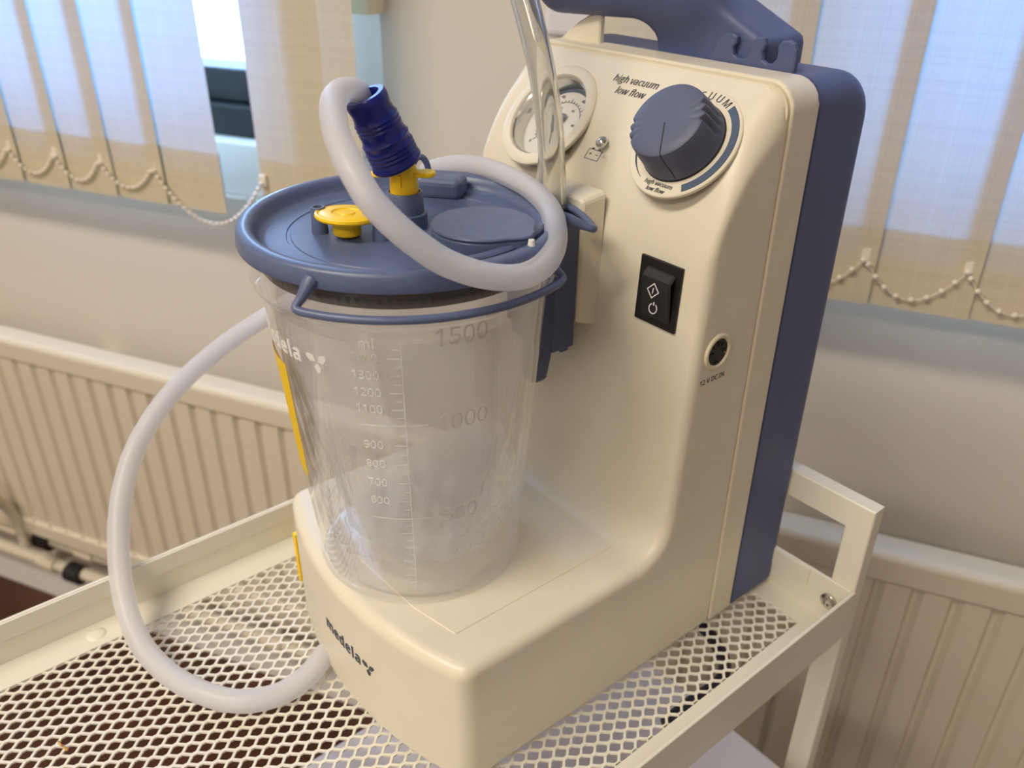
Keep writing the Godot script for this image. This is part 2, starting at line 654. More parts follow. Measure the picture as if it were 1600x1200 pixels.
func _slat(blind: Node3D, x0: float, x1: float, turn := -6.0) -> void:
	var t := Node3D.new()
	t.name = "slat"
	blind.add_child(t, true)
	t.position = Vector3((x0 + x1) / 2 - blind.position.x, 0, 0)
	t.rotation_degrees.y = turn
	var w := (x1 - x0)
	put("cloth", _slat_mesh(w, 1.30, 0.0), M.slat, t)
	put("hem", _slat_mesh(w, 0.066, 0.0005), M.slat, t, Transform3D(Basis(), Vector3(0, 0, -0.0022)))
	put("hem_weight", span_mesh(Vector3(-w / 2 + 0.003, 0.004, -0.0016), Vector3(w / 2 - 0.003, 0.041, -0.0004)), M.weight, t)
	put("chain_clip", span_mesh(Vector3(-w / 2 + 0.001, 0.036, 0.001), Vector3(-w / 2 + 0.010, 0.048, 0.005), 0.0012), M.bead, t)

func _chain(blind: Node3D, a: Vector3, b: Vector3, sag: float, step: float) -> void:
	var t := Node3D.new()
	t.name = "bead_chain"
	blind.add_child(t, true)
	t.position = a - blind.position
	var pts := PackedVector3Array()
	var n := 40
	for i in n + 1:
		var f := float(i) / n
		pts.append(Vector3(0, 0, 0).lerp(b - a, f) + Vector3(0, -sag * 4.0 * f * (1.0 - f), 0))
	var st := new_st()
	add_tube(st, pts, 0.0005, 6)
	put("cord", done(st), M.bead, t)
	st = new_st()
	var run := 0.0
	var nxt := step * 0.5
	for i in n:
		var l := pts[i].distance_to(pts[i + 1])
		while nxt <= run + l:
			var p := pts[i].lerp(pts[i + 1], (nxt - run) / l)
			add_lathe(st, V2([0, -0.0024, 0.0017, -0.0017, 0.0024, 0, 0.0017, 0.0017, 0, 0.0024]), 8, Transform3D(Basis(), p))
			nxt += step
		run += l
	var o := put("beads", done(st), M.bead, t)
	o.set_meta("kind", "stuff")

func _blinds() -> void:
	var L := [[-1.228, -1.138], [-1.155, -1.063], [-1.078, -0.988], [-1.003, -0.911], [-0.929, -0.839], [-0.857, -0.768], [-0.790, -0.696], [-0.714, -0.617], [-0.571, -0.480], [-0.530, -0.441]]
	var R := [[-0.214, -0.124], [-0.140, -0.050], [-0.066, 0.0254], [0.0105, 0.100], [0.0844, 0.176], [0.159, 0.250], [0.234, 0.325], [0.309, 0.400]]
	for side in 2:
		var S: Array = [L, R][side]
		var bottom: float = [0.807, 0.817][side]
		var blind := thing("vertical_blind", ["pale cloth vertical blind with one slat missing and a bare gap of window", "pale cloth vertical blind without gaps, hanging behind the pump's blue back"][side], "blind", Vector3((S[0][0] + S[-1][1]) / 2, bottom, -0.705), 0.0, "vertical blinds")
		for i in S.size():
			_slat(blind, S[i][0], S[i][1], -3.2 if not (side == 0 and i == 9) else -7.0)
		for i in S.size() - 1:
			var a := Vector3(S[i][0] + 0.006, bottom + 0.040, -0.699)
			var b := Vector3(S[i + 1][0] + 0.006, bottom + 0.040, -0.699)
			if side == 0 and i == 8: continue
			_chain(blind, a, b, (0.026 if i != 7 else 0.052) if side == 0 else 0.029, 0.0072 if side == 0 else 0.0115)
		put("head_rail", span_mesh(Vector3(S[0][0] - 0.02, 1.302, -0.018), Vector3(S[-1][1] + 0.02, 1.335, 0.018), 0.002).duplicate(), M.white_paint, blind, Transform3D(Basis(), Vector3(-blind.position.x, 0, 0)))

# ------------------------------------------------------------------ radiator and pipes
func _radiator() -> void:
	var x0 := -1.45
	var x1 := 1.30
	var zf := -0.685
	var top := 0.589
	var t := thing("radiator", "long cream panel radiator with vertical grooves under the windows", "radiator", Vector3((x0 + x1) / 2, 0.26, zf))
	var base := -t.position
	var X0 := x0 + base.x
	var X1 := x1 + base.x
	var Y := func(y: float) -> float: return y - 0.26
	# top cap: a rounded channel
	var prof := PackedVector2Array()
	for i in 7:
		var a := PI / 2 * i / 6.0
		prof.append(Vector2(-0.009 + 0.009 * cos(a), Y.call(top) - 0.009 + 0.009 * sin(a)))
	for i in 5:
		var a := PI / 2 + PI / 2 * i / 4.0
		prof.append(Vector2(-0.027 + 0.006 * cos(a), Y.call(top) - 0.006 + 0.006 * sin(a)))
	prof.append(Vector2(-0.033, Y.call(top) - 0.034))
	prof.append(Vector2(-0.003, Y.call(top) - 0.034))
	prof.append(Vector2(0, Y.call(top) - 0.030))
	var turn := Transform3D(Basis(Vector3(0, 0, 1), Vector3(0, 1, 0), Vector3(-1, 0, 0)), Vector3(X1, 0, 0))
	put("top_cap", prism(prof, 0.0, x1 - x0, 0.0, turn), M.radiator, t)
	# pressed front sheet: flat ribs with grooves between them
	var st := new_st()
	st.set_smooth_group(-1)
	var yb := Y.call(0.263) as float
	var yt := Y.call(top - 0.033) as float
	var pitch := 0.0333
	var n := int((x1 - x0) / pitch)
	for i in n:
		var c := X0 + 0.012 + pitch * (i + 0.5) - 0.006
		var xs := [c - pitch / 2, c - pitch / 2 + 0.0035, c - pitch / 2 + 0.0085, c + pitch / 2 - 0.0085 + 0.005, c + pitch / 2]
		var zs := [-0.0105, -0.0105, -0.0035, -0.0035, -0.0105]
		for k in 4:
			quad(st, Vector3(xs[k], yb, zs[k]), Vector3(xs[k + 1], yb, zs[k + 1]), Vector3(xs[k + 1], yt, zs[k + 1]), Vector3(xs[k], yt, zs[k]))
		# rounded foot of the rib running out over the bottom rail
		quad(st, Vector3(xs[1], yb - 0.0045, 0.0005), Vector3(xs[4], yb - 0.0045, 0.0005), Vector3(xs[3], yb, -0.0035), Vector3(xs[2], yb, -0.0035))
		tri(st, Vector3(xs[0], yb, -0.0105), Vector3(xs[1], yb - 0.0045, 0.0005), Vector3(xs[2], yb, -0.0035))
		tri(st, Vector3(xs[3], yb, -0.0035), Vector3(xs[4], yb - 0.0045, 0.0005), Vector3(xs[4], yb, -0.0105))
	put("front_sheet", done(st), M.radiator, t)
	put("back_sheet", span_mesh(Vector3(X0, Y.call(0.25), -0.034), Vector3(X1, Y.call(top - 0.034), -0.022), 0.001), M.radiator, t)
	put("bottom_rail", span_mesh(Vector3(X0, Y.call(0.232), -0.033), Vector3(X1, Y.call(0.2585), 0.0), 0.003), M.radiator, t)
	for k in 2:
		var bx := -0.93 + base.x + k * 0.9
		put("wall_bracket", span_mesh(Vector3(bx, Y.call(0.28), -0.083), Vector3(bx + 0.03, Y.call(0.55), -0.034), 0.001), M.radiator, t)
	# pipes below
	for k in 2:
		var y: float = [0.198, 0.135][k]
		var z: float = [-0.716, -0.722][k]
		var o := thing("heating_pipe", ["upper white heating pipe running under the radiator", "lower white heating pipe running near the floor under the radiator"][k], "pipe", Vector3(0, y, z))
		var pst := new_st()
		add_tube(pst, PackedVector3Array([Vector3(-2.4, 0, 0), Vector3(1.3, 0, 0)]), 0.0105, 14)
		put("pipe", done(pst), M.radiator, o)
		for q in 3:
			var cx: float = [-1.19, -1.03, -0.74][q] + k * 0.05
			pst = new_st()
			add_tube(pst, PackedVector3Array([Vector3(cx, 0, 0), Vector3(cx + 0.035, 0, 0)]), 0.0145, 14)
			put("pipe_joint", done(pst), M.radiator, o)
			put("pipe_clip", span_mesh(Vector3(cx + 0.01, -0.012, -0.06 + k * 0.012), Vector3(cx + 0.022, 0.012, -0.008), 0.002), M.radiator, o)
		pst = new_st()
		var bx2: float = [-1.115, -1.075][k]
		add_tube(pst, PackedVector3Array([Vector3(bx2, 0, 0.004), Vector3(bx2 + 0.028, 0, 0.004)]), 0.0165, 14)
		put("rubber_sleeve", done(pst), M.black_soft, o)
	# the valve at the left end
	var v := thing("radiator_valve", "cream valve knob with a bent pipe on the radiator", "valve", Vector3(-1.105, 0.335, zf + 0.035))
	put("valve_head", lathe(V2([0, 0, 0.017, 0, 0.019, 0.003, 0.019, 0.028, 0.016, 0.034, 0, 0.034]), 24, Transform3D(Basis(Vector3.RIGHT, deg_to_rad(90)), Vector3(0, 0, 0))), M.radiator, v)
	var vp := new_st()
	add_tube(vp, smooth_path([Vector3(0, 0, 0.002), Vector3(0, -0.02, -0.01), Vector3(0, -0.07, -0.03), Vector3(0.0, -0.13, -0.032)], 6), 0.008, 12)
	put("valve_pipe", done(vp), M.radiator, v)

# ------------------------------------------------------------------ the trolley: frame origin below the tray, x across, z along
func _trolley() -> void:
	var t := thing("trolley", "cream metal trolley with a perforated tray and low rim", "trolley", Vector3(-0.2187, 0.0, -0.2215), -27.9755)
	var X0 := -0.139
	var X1 := 0.139
	var Z0 := -0.293
	var Z1 := 0.293
	var H := 0.73
	# perforated floor
	var a := 0.0074
	var b := 0.0059
	var h1 := 0.0047
	var h2 := 0.0012
	var hex := [Vector2(0, h1), Vector2(a / 2, h2), Vector2(a / 2, -h2), Vector2(0, -h1), Vector2(-a / 2, -h2), Vector2(-a / 2, h2)]
	var vs := PackedVector3Array()
	var ns := PackedVector3Array()
	var ix := PackedInt32Array()
	var kx := 0.76
	var kz := 0.84
	var th := 0.0011
	var row := 0
	var z := Z0 + 0.014
	while z < Z1 - 0.012:
		var x := X0 + 0.018 + (a / 2 if row % 2 else 0.0)
		while x < X1 - 0.016:
			for i in 6:
				var p: Vector2 = hex[i]
				var q: Vector2 = hex[(i + 1) % 6]
				var o := vs.size()
				var c := Vector3(x, H, z)
				var po := c + Vector3(p.x, 0, p.y)
				var qo := c + Vector3(q.x, 0, q.y)
				var pi := c + Vector3(p.x * kx, 0, p.y * kz)
				var qi := c + Vector3(q.x * kx, 0, q.y * kz)
				var dn := Vector3(0, -th, 0)
				vs.append_array([po, qo, qi, pi, pi, qi, qi + dn, pi + dn, po + dn, qo + dn, qi + dn, pi + dn])
				var inw := -Vector3((p.x + q.x), 0, (p.y + q.y)).normalized()
				for r in 4: ns.append(Vector3.UP)
				for r in 4: ns.append(inw)
				for r in 4: ns.append(Vector3.DOWN)
				ix.append_array([o, o + 2, o + 1, o, o + 3, o + 2, o + 4, o + 6, o + 5, o + 4, o + 7, o + 6, o + 8, o + 9, o + 10, o + 8, o + 10, o + 11])
			x += a
		z += b
		row += 1
	var arr := []
	arr.resize(Mesh.ARRAY_MAX)
	arr[Mesh.ARRAY_VERTEX] = vs
	arr[Mesh.ARRAY_NORMAL] = ns
	arr[Mesh.ARRAY_INDEX] = ix
	var pm := ArrayMesh.new()
	pm.add_surface_from_arrays(Mesh.PRIMITIVE_TRIANGLES, arr)
	put("perforated_floor", pm, M.trolley, t)
	# plain margins round the perforation
	for s in [[X0, X0 + 0.0195, Z0, Z1], [X1 - 0.0185, X1, Z0, Z1], [X0 + 0.0195, X1 - 0.0185, Z0, Z0 + 0.0155], [X0 + 0.0195, X1 - 0.0185, Z1 - 0.0155, Z1]]:
		put("tray_margin", span_mesh(Vector3(s[0], H - 0.0014, s[2]), Vector3(s[1], H + 0.0004, s[3])), M.trolley, t)
	# rims
	var rt := 0.0022
	for s in [[X0 - rt, X0, Z0 - rt, Z1 + rt], [X1, X1 + rt, Z0 - rt, Z1 + rt], [X0, X1, Z0 - rt, Z0], [X0, X1, Z1, Z1 + rt]]:
		put("rim", span_mesh(Vector3(s[0], H - 0.006, s[2]), Vector3(s[1], H + 0.028, s[3]), 0.0007), M.trolley, t)
	# folded flange inside the long rims and the far one
	put("rim_fold", span_mesh(Vector3(X0, H + 0.0158, Z0), Vector3(X0 + 0.0012, H + 0.0275, Z1), 0.0004), M.trolley, t)
	put("rim_fold", span_mesh(Vector3(X0, H + 0.0158, Z0), Vector3(X1 - 0.026, H + 0.0275, Z0 + 0.0012), 0.0004), M.trolley, t)
	# end frames: two legs and a push bar each
	for e in [[Z0 - rt - 0.0102, Z0 - rt - 0.0002], [Z1 + rt + 0.0002, Z1 + rt + 0.0102]]:
		var xa := X0 - 0.001
		var xb := X1 + 0.001
		put("end_frame", prism(PackedVector2Array([Vector2(xa, 0.012), Vector2(xa + 0.015, 0.012), Vector2(xa + 0.015, H + 0.066), Vector2(xb - 0.015, H + 0.066), Vector2(xb - 0.015, 0.012), Vector2(xb, 0.012), Vector2(xb, H + 0.084), Vector2(xa, H + 0.084)]), e[0], e[1], 0.0007), M.trolley, t)
		for x in [[xa, xa + 0.015], [xb - 0.015, xb]]:
			put("rubber_foot", span_mesh(Vector3(x[0] - 0.001, 0.0, e[0] - 0.001), Vector3(x[1] + 0.001, 0.012, e[1] + 0.001), 0.002), M.black_soft, t)
	# screws in the end rims
	for sx in [X0 + 0.012, X1 - 0.011]:
		for sgn in [-1, 1]:
			var zz: float = Z0 + 0.0004 if sgn < 0 else Z1 - 0.0004
			var sc := put("screw", lathe(V2([0, 0, 0.0052, 0, 0.005, 0.0012, 0.0036, 0.0024, 0.0022, 0.0028, 0.0020, 0.0016, 0, 0.0016]), 24, Transform3D(Basis(Vector3.RIGHT, deg_to_rad(90.0 if sgn < 0 else -90.0)), Vector3(sx, H + 0.0135, zz))), M.chrome, t)
			sc.set_meta("label", "chrome screw")
	# low rivet heads on the left margin
	for rz in [-0.20, 0.047, 0.24]:
		put("rivet_head", lathe(V2([0.0055, 0, 0.0050, 0.0005, 0.0030, 0.0010, 0, 0.0011]), 20, Transform3D(Basis(), Vector3(X0 + 0.0095, H + 0.0004, rz))), M.trolley, t)

# ------------------------------------------------------------------ the pump: local frame, x to its right, y up from the tray, z to its front
const PUMP_AT := Vector3(-0.1367, 0.7305, -0.3730)
const PUMP_TURN := -28.9968
const PB := Vector3(0, 0.262, -0.0234)                        # foot of the slanted panel
const PV := Vector3(0, 0.7507, -0.6606)
const PN := Vector3(0, 0.6606, 0.7507)
func P(x: float, v: float, n := 0.0) -> Vector3:
	return PB + Vector3(x, 0, 0) + PV * v + PN * n
func PT(x: float, v: float, n := 0.0) -> Transform3D:         # x right, y up the panel, z out of it
	return Transform3D(Basis(Vector3.RIGHT, PV, PN), P(x, v, n))
func PL(x: float, v: float, n := 0.0) -> Transform3D:         # for lathes: y out of the panel
	return Transform3D(Basis(Vector3.RIGHT, PN, -PV), P(x, v, n))

const ARC_R := 0.2097
static func _sd_front(p: Vector3) -> float:
	var foot_top := p.y - 0.0765
	var arc := sqrt(p.x * p.x + (p.z - 0.129 + ARC_R) * (p.z - 0.129 + ARC_R)) - ARC_R
	var foot := rmax(foot_top, arc, 0.0065)
	var front := (p.z + 0.0146 + 0.0480 * (p.y - 0.0765)) * 0.9988
	var panel := (p.z + 0.0234) * 0.7507 + (p.y - 0.262) * 0.6606
	var tower := rmax(front, panel, 0.020)
	tower = rmax(tower, p.y - 0.3050, 0.004)
	var body := rmin(foot, tower, 0.019)
	# rounded side edges; a wider rounding at the tower's top corners
	var side := absf(p.x) - 0.085
	var r := lerpf(0.0055, 0.0125, clampf((p.y - 0.250) / 0.035, 0.0, 1.0))
	body = rmax(body, side, r)
	body = rmax(body, 0.0030 - p.y, 0.0012)
	body = rmax(body, -0.0628 - p.z, 0.0008)
	# hole for the gauge
	var q := p - Vector3(-0.039, 0.262 + 0.0175 * 0.7507, -0.0234 - 0.0175 * 0.6606)
	var n := Vector3(0, 0.6606, 0.7507)
	var hgt := q.dot(n)
	var rad := (q - n * hgt).length() - 0.0236
	return maxf(body, -maxf(rad, -0.011 - hgt))

static func _sd_rim(p: Vector3) -> float:
	var side := absf(p.x) - 0.0855
	var top := p.y - 0.3055
	var d := rmax(side, top, 0.0125)
	d = rmax(d, 0.0030 - p.y, 0.0012)
	d = rmax(d, p.z + 0.0631, 0.0008)
	return rmax(d, -0.0824 - p.z, 0.0008)

static func _sd_back(p: Vector3) -> float:
	var side := absf(p.x) - 0.0850
	var top := p.y - 0.3052
	var back := -0.131 - p.z
	var a := rmax(top, back, 0.022)
	var d := rmax(rmax(side, back, 0.007), a, 0.0125)
	d = rmax(d, rmax(0.0030 - p.y, back, 0.012), 0.0015)
	return rmax(d, p.z + 0.0828, 0.0010)

static func _seg(p: Vector3, a: Vector3, b: Vector3, ra: float, rb: float) -> float:
	var ab := b - a
	var h := clampf((p - a).dot(ab) / ab.length_squared(), 0.0, 1.0)
	return (p - a - ab * h).length() - lerpf(ra, rb, h)

static func _sd_handle(p: Vector3) -> float:
	var grip := _seg(p, Vector3(-0.0735, 0.3330, -0.0740), Vector3(0.002, 0.3345, -0.0880), 0.0150, 0.0150)
	# broad post, leaning to the left as it rises
	var right := (p.x - 0.0470) * 0.406 + (p.y - 0.3170) * 0.914
	var left := -(p.x + 0.0175) * 0.98 + (p.y - 0.3000) * 0.10
	var post := rmax(right, left, 0.003)
	post = rmax(post, p.x - 0.0490, 0.003)
	post = rmax(post, absf(p.z + 0.1035) - 0.0165, 0.004)
	post = rmax(post, 0.2960 - p.y, 0.001)
	post = rmax(post, p.y - 0.348, 0.006)
	return rmin(grip, post, 0.016)

func _pump() -> void:
	var t := thing("suction_pump", "cream and slate-blue medical suction pump with dial, black switch and carrying handle", "suction pump", PUMP_AT, PUMP_TURN)
	put("front_shell", sdf_mesh(_sd_front, Vector3(-0.092, -0.002, -0.069), Vector3(0.092, 0.312, 0.136), 0.0028), M.cream, t)
	put("rim_shell", sdf_mesh(_sd_rim, Vector3(-0.092, -0.002, -0.088), Vector3(0.092, 0.312, -0.058), 0.0015), M.cream, t)
	var seam := new_st()
	seam.set_smooth_group(-1)
	loft(seam, [rr_ring(0.0843, 0.1500, 0.0120, 8, -0.0642, Transform3D(Basis(), Vector3(0, 0.1543, 0))), rr_ring(0.0843, 0.1500, 0.0120, 8, -0.0612, Transform3D(Basis(), Vector3(0, 0.1543, 0)))], true)
	put("seam_strip", done(seam), M.cream_seam, t)
	var back := put("back_shell", sdf_mesh(_sd_back, Vector3(-0.092, -0.002, -0.138), Vector3(0.092, 0.312, -0.078), 0.0028), M.blue_shell, t)
	back.set_meta("label", "slate-blue back shell")
	var hd := put("handle", sdf_mesh(_sd_handle, Vector3(-0.096, 0.290, -0.126), Vector3(0.056, 0.362, -0.053), 0.0024), M.blue_shell, t)
	hd.set_meta("label", "slate-blue carrying handle")
	# tubing hooks along the top edge
	var hk := PackedVector2Array()
	for v in V2([.018, .3025, .0225, .3095, .0255, .3150, .0290, .3176, .0335, .3180, .0358, .3168, .0356, .3140, .0340, .3118, .0348, .3090, .0375, .3078, .0405, .3078, .0432, .3095, .0440, .3130, .0447, .3162, .0475, .3178, .0512, .3178, .0520, .3150, .0505, .3115, .0512, .3085, .0540, .3072, .0570, .3078, .0588, .3100, .0590, .3130, .0588, .3158, .0606, .3178, .0638, .3184, .0668, .3172, .0684, .3145, .0688, .3100, .0684, .3025]): hk.append(v)
	put("tubing_hooks", prism(hk, -0.0865, -0.0833, 0.0006), M.blue_shell, t)
	for f in [Vector3(-0.07, 0, 0.085), Vector3(0.07, 0, 0.085), Vector3(-0.07, 0, -0.11), Vector3(0.07, 0, -0.11)]:
		put("rubber_foot", lathe(V2([0, 0.0, 0.006, 0.0, 0.007, 0.001, 0.007, 0.006, 0, 0.006]), 20, Transform3D(Basis(), f)), M.black_soft, t)
	# cream fin standing on the top left
	var fin := PackedVector2Array()
	for v in V2([-.0790, .3000, -.0455, .3000, -.0455, .3208, -.0500, .3200, -.0560, .3178, -.0625, .3145, -.0690, .3102, -.0745, .3062, -.0790, .3040]): fin.append(v)
	put("tube_guard", prism(fin, -0.0785, -0.0745, 0.0008), M.cream, t)
	_pump_gauge(t)
	_pump_knob(t)
	_pump_switch(t)
	_pump_socket(t)
	_pump_print(t)
	# cream mounting block and the slate jar holder on the tower front
	put("mount_block", _taper(Vector3(-0.0005, 0.2165, -0.0215), Vector2(0.0395, 0.0700), Vector2(0.0315, 0.0620), 0.0112), M.cream, t)
	var h := Node3D.new()
	h.name = "jar_holder"
	t.add_child(h, true)
	h.set_meta("label", "dark slate jar holder bracket")
	put("holder_body", span_mesh(Vector3(-0.0185, 0.1715, -0.0103), Vector3(0.0150, 0.2415, 0.0050), 0.0016), M.holder_blue, h)
	put("holder_clip", prism(PackedVector2Array([Vector2(-0.010, 0.1720), Vector2(-0.0095, 0.1500), Vector2(-0.0075, 0.1475), Vector2(0.0000, 0.1475), Vector2(0.0022, 0.1500), Vector2(0.0070, 0.1720)]), -0.0040, 0.0040, 0.0008), M.holder_blue, h)
	put("holder_side", span_mesh(Vector3(-0.0240, 0.1770, -0.0085), Vector3(-0.0187, 0.2300, 0.0035), 0.0012), M.holder_blue, h)
	put("clip_pin", span_mesh(Vector3(0.0088, 0.1690, -0.0085), Vector3(0.0128, 0.1714, -0.003), 0.0006), M.holder_blue, h)
	# shallow raised pad under the jar
	put("jar_pad", prism(PackedVector2Array([Vector2(-0.066, 0.050), Vector2(0.0628, 0.050), Vector2(0.0628, -0.1005), Vector2(0.036, -0.1065), Vector2(-0.0060, -0.1090), Vector2(-0.048, -0.1065), Vector2(-0.066, -0.1005)]), 0.0, 0.0012, 0.0004, Transform3D(Basis(Vector3.RIGHT, deg_to_rad(-90)), Vector3(0, 0.0758, 0))), M.cream, t)

func _taper(c: Vector3, a: Vector2, b: Vector2, d: float) -> ArrayMesh:
	var st := new_st()
	st.set_smooth_group(-1)
	var rings := []
	rings.append(rr_ring(a.x / 2, a.y / 2, 0.003, 3, 0.0, Transform3D(Basis(), c)))
	rings.append(rr_ring(b.x / 2 + 0.0012, b.y / 2 + 0.0012, 0.003, 3, d - 0.001, Transform3D(Basis(), c)))
	rings.append(rr_ring(b.x / 2, b.y / 2, 0.002, 3, d, Transform3D(Basis(), c)))
	loft(st, rings, true)
	return done(st)

func _pump_gauge(t: Node3D) -> void:
	var g := Node3D.new()
	g.name = "gauge"
	t.add_child(g, true)
	g.transform = PL(-0.039, 0.0175)
	put("bezel", lathe(V2([0.0290, -0.001, 0.0289, 0.0004, 0.0282, 0.0010, 0.0255, 0.0013, 0.0234, 0.0012, 0.0229, 0.0006, 0.0228, -0.0012]), 72), M.cream, g)
	put("gauge_ring", lathe(V2([0.0238, -0.0008, 0.0227, -0.0004, 0.0219, -0.0010, 0.0217, -0.0095]), 72), M.chrome, g)
	put("dial_face", lathe(V2([0.0238, -0.0102, 0.0238, -0.0092, 0, -0.0092]), 64), M.dial, g)
	var flat := Transform3D(Basis(Vector3.RIGHT, Vector3(0, 0, -1), Vector3(0, 1, 0)), Vector3(0, -0.0091, 0))   # x right, y up the dial, z out
	var st := new_st()
	for i in 31:
		var a := deg_to_rad(225.0 - 270.0 * i / 30.0)
		var l := 0.0022 if i % 5 == 0 else 0.0012
		var d := Vector2(cos(a), sin(a))
		add_rbox(st, flat * Transform3D(Basis(Vector3.BACK, a), Vector3(d.x * (0.0135 + l / 2), d.y * (0.0135 + l / 2), 0.0001)), Vector3(l, 0.00028, 0.0001), 0.0)
	add_prism(st, arc_band(0.01335, 0.0136, -45, 225, 40), 0.0, 0.00012, 0.0, flat)
	put("scale_marks", done(st), M.print_dark, g)
	var labels := ["0", "-20", "-40", "-60", "-80", "-95"]
	for i in 6:
		var a := deg_to_rad(225.0 - 270.0 * i / 5.0)
		var c := Vector2(cos(a), sin(a))
		put("scale_number", text_mesh(labels[i], 0.0024, func(v: Vector3) -> Vector3: return flat * (v + Vector3(c.x * 0.0175, c.y * 0.0175, 0.0001)), true, 0.0, 0.0001), M.print_dark, g)
		put("scale_number", text_mesh(["0", "15", "30", "45", "60", "70"][i], 0.0019, func(v: Vector3) -> Vector3: return flat * (v + Vector3(c.x * 0.0103, c.y * 0.0103, 0.0001)), true, 0.0, 0.0001), M.print_dark, g)
	put("outer_band", prism(arc_band(0.0195, 0.0214, 20, 165, 40), 0.0001, 0.0003, 0.0, flat), M.print_blue, g)
	var nd := PackedVector2Array()
	for v in V2([-.0006, .0125, -.0022, .0052, -.0024, .0038, -.0016, .0036, -.0012, .001, -.0012, -.0024, -.0007, -.0100, .0007, -.0100, .0012, -.0024, .0012, .001, .0016, .0036, .0024, .0038, .0022, .0052, .0006, .0125]): nd.append(v)
	var nt := flat * Transform3D(Basis(Vector3.BACK, deg_to_rad(178.0)), Vector3(0.0012, -0.0015, 0.0014))
	var n := put("needle", prism(PackedVector2Array([Vector2(-0.0005, 0.0112), Vector2(-0.0009, 0.0), Vector2(-0.0024, -0.0052), Vector2(-0.0022, -0.0075), Vector2(0.0022, -0.0075), Vector2(0.0024, -0.0052), Vector2(0.0009, 0.0), Vector2(0.0005, 0.0112)]), 0.0, 0.0006, 0.0, nt), M.needle, g)
	put("needle_hub", lathe(V2([0.0026, 0, 0.0026, 0.0016, 0.0018, 0.0024, 0, 0.0025]), 24, Transform3D(Basis(), Vector3(0.0012, -0.0085, 0.0015))), M.needle, n)
	put("gauge_glass", lathe(V2([0.0218, -0.0022, 0, -0.0021]), 48), M.pane, g)

func _pump_knob(t: Node3D) -> void:
	var cx := 0.0505
	var cv := 0.0210
	# raised scale disc
	var d := put("scale_disc", lathe(V2([0.0273, -0.0010, 0.0272, 0.0003, 0.0267, 0.0007, 0.0, 0.0007]), 72, PL(cx, cv)), M.cream, t)
	var k := Node3D.new()
	k.name = "vacuum_knob"
	t.add_child(k, true)
	k.transform = PL(cx, cv, 0.0007)
	k.set_meta("label", "slate rotary knob")
	var ribs := func(r: float, y: float, a: float) -> float:
		var deg := rad_to_deg(a)
		for c in [-30.0, 150.0]:
			for i in 3:
				var dd := absf(wrapf(deg - (c - 14.0 + 14.0 * i) , -180.0, 180.0))
				if dd < 5.5 and y > 0.003 and y < 0.0185 and r > 0.012:
					r -= 0.0018 * (0.5 + 0.5 * cos(dd / 5.5 * PI)) * smoothstep(0.003, 0.006, y)
		return r
	put("knob_body", lathe(V2([0.0185, 0.0, 0.0195, 0.0006, 0.0196, 0.0015, 0.0194, 0.003, 0.0190, 0.006, 0.0188, 0.010, 0.0184, 0.0135, 0.0181, 0.0158, 0.0177, 0.0171, 0.0167, 0.0178, 0.012, 0.0180, 0.0, 0.0181]), 180, Transform3D(), ribs), M.knob, k)
	put("knob_skirt", lathe(V2([0.0192, -0.0006, 0.0199, -0.0004, 0.0199, 0.0006, 0.018, 0.0008]), 72), M.black, k)
	# pointer line: a fine dark inlay over the top and down the side
	var st := new_st()
	var pa := deg_to_rad(64.0)
	var dir := Vector3(cos(pa), 0, sin(pa))
	var pts := PackedVector3Array([dir * 0.002 + Vector3(0, 0.0181, 0), dir * 0.0164 + Vector3(0, 0.01785, 0), dir * 0.0177 + Vector3(0, 0.0171, 0), dir * 0.01835 + Vector3(0, 0.0135, 0), dir * 0.0190 + Vector3(0, 0.006, 0), dir * 0.0195 + Vector3(0, 0.002, 0)])
	add_tube(st, pts, 0.00028, 6)
	put("pointer_line", done(st), M.black_soft, k)
	# printed band and thin tail round the knob
	put("scale_band", prism(arc_band(0.0222, 0.0257, -58, 57, 48), 0.0007, 0.0010, 0.0, PT(cx, cv)), M.print_blue, t)
	put("scale_tail", prism(arc_band(0.0229, 0.0240, 200, 241, 24, 0.0234, 0.0236), 0.0007, 0.0010, 0.0, PT(cx, cv)), M.print_dark, t)
	var word := "VACUUM"
	for i in 6:
		var a := deg_to_rad([132.0, 117.5, 102.5, 90.0, 78.0, 66.0][i])
		var tr := PT(cx, cv, 0.0008) * Transform3D(Basis(Vector3.BACK, a - PI / 2), Vector3(cos(a), sin(a), 0) * 0.0238)
		put("scale_letter", text_mesh(word[i], 0.0052, func(v: Vector3) -> Vector3: return tr * v, true, 0.12, 0.0002), M.print_dark, t)
	put("scale_words", text_mesh("high vacuum", 0.0028, func(v: Vector3) -> Vector3: return PT(0.0508, -0.0004, 0.0009) * v, true, 0.22, 0.0002), M.print_dark, t)
	put("scale_words", text_mesh("low flow", 0.0028, func(v: Vector3) -> Vector3: return PT(0.0508, -0.0034, 0.0009) * v, true, 0.22, 0.0002), M.print_dark, t)

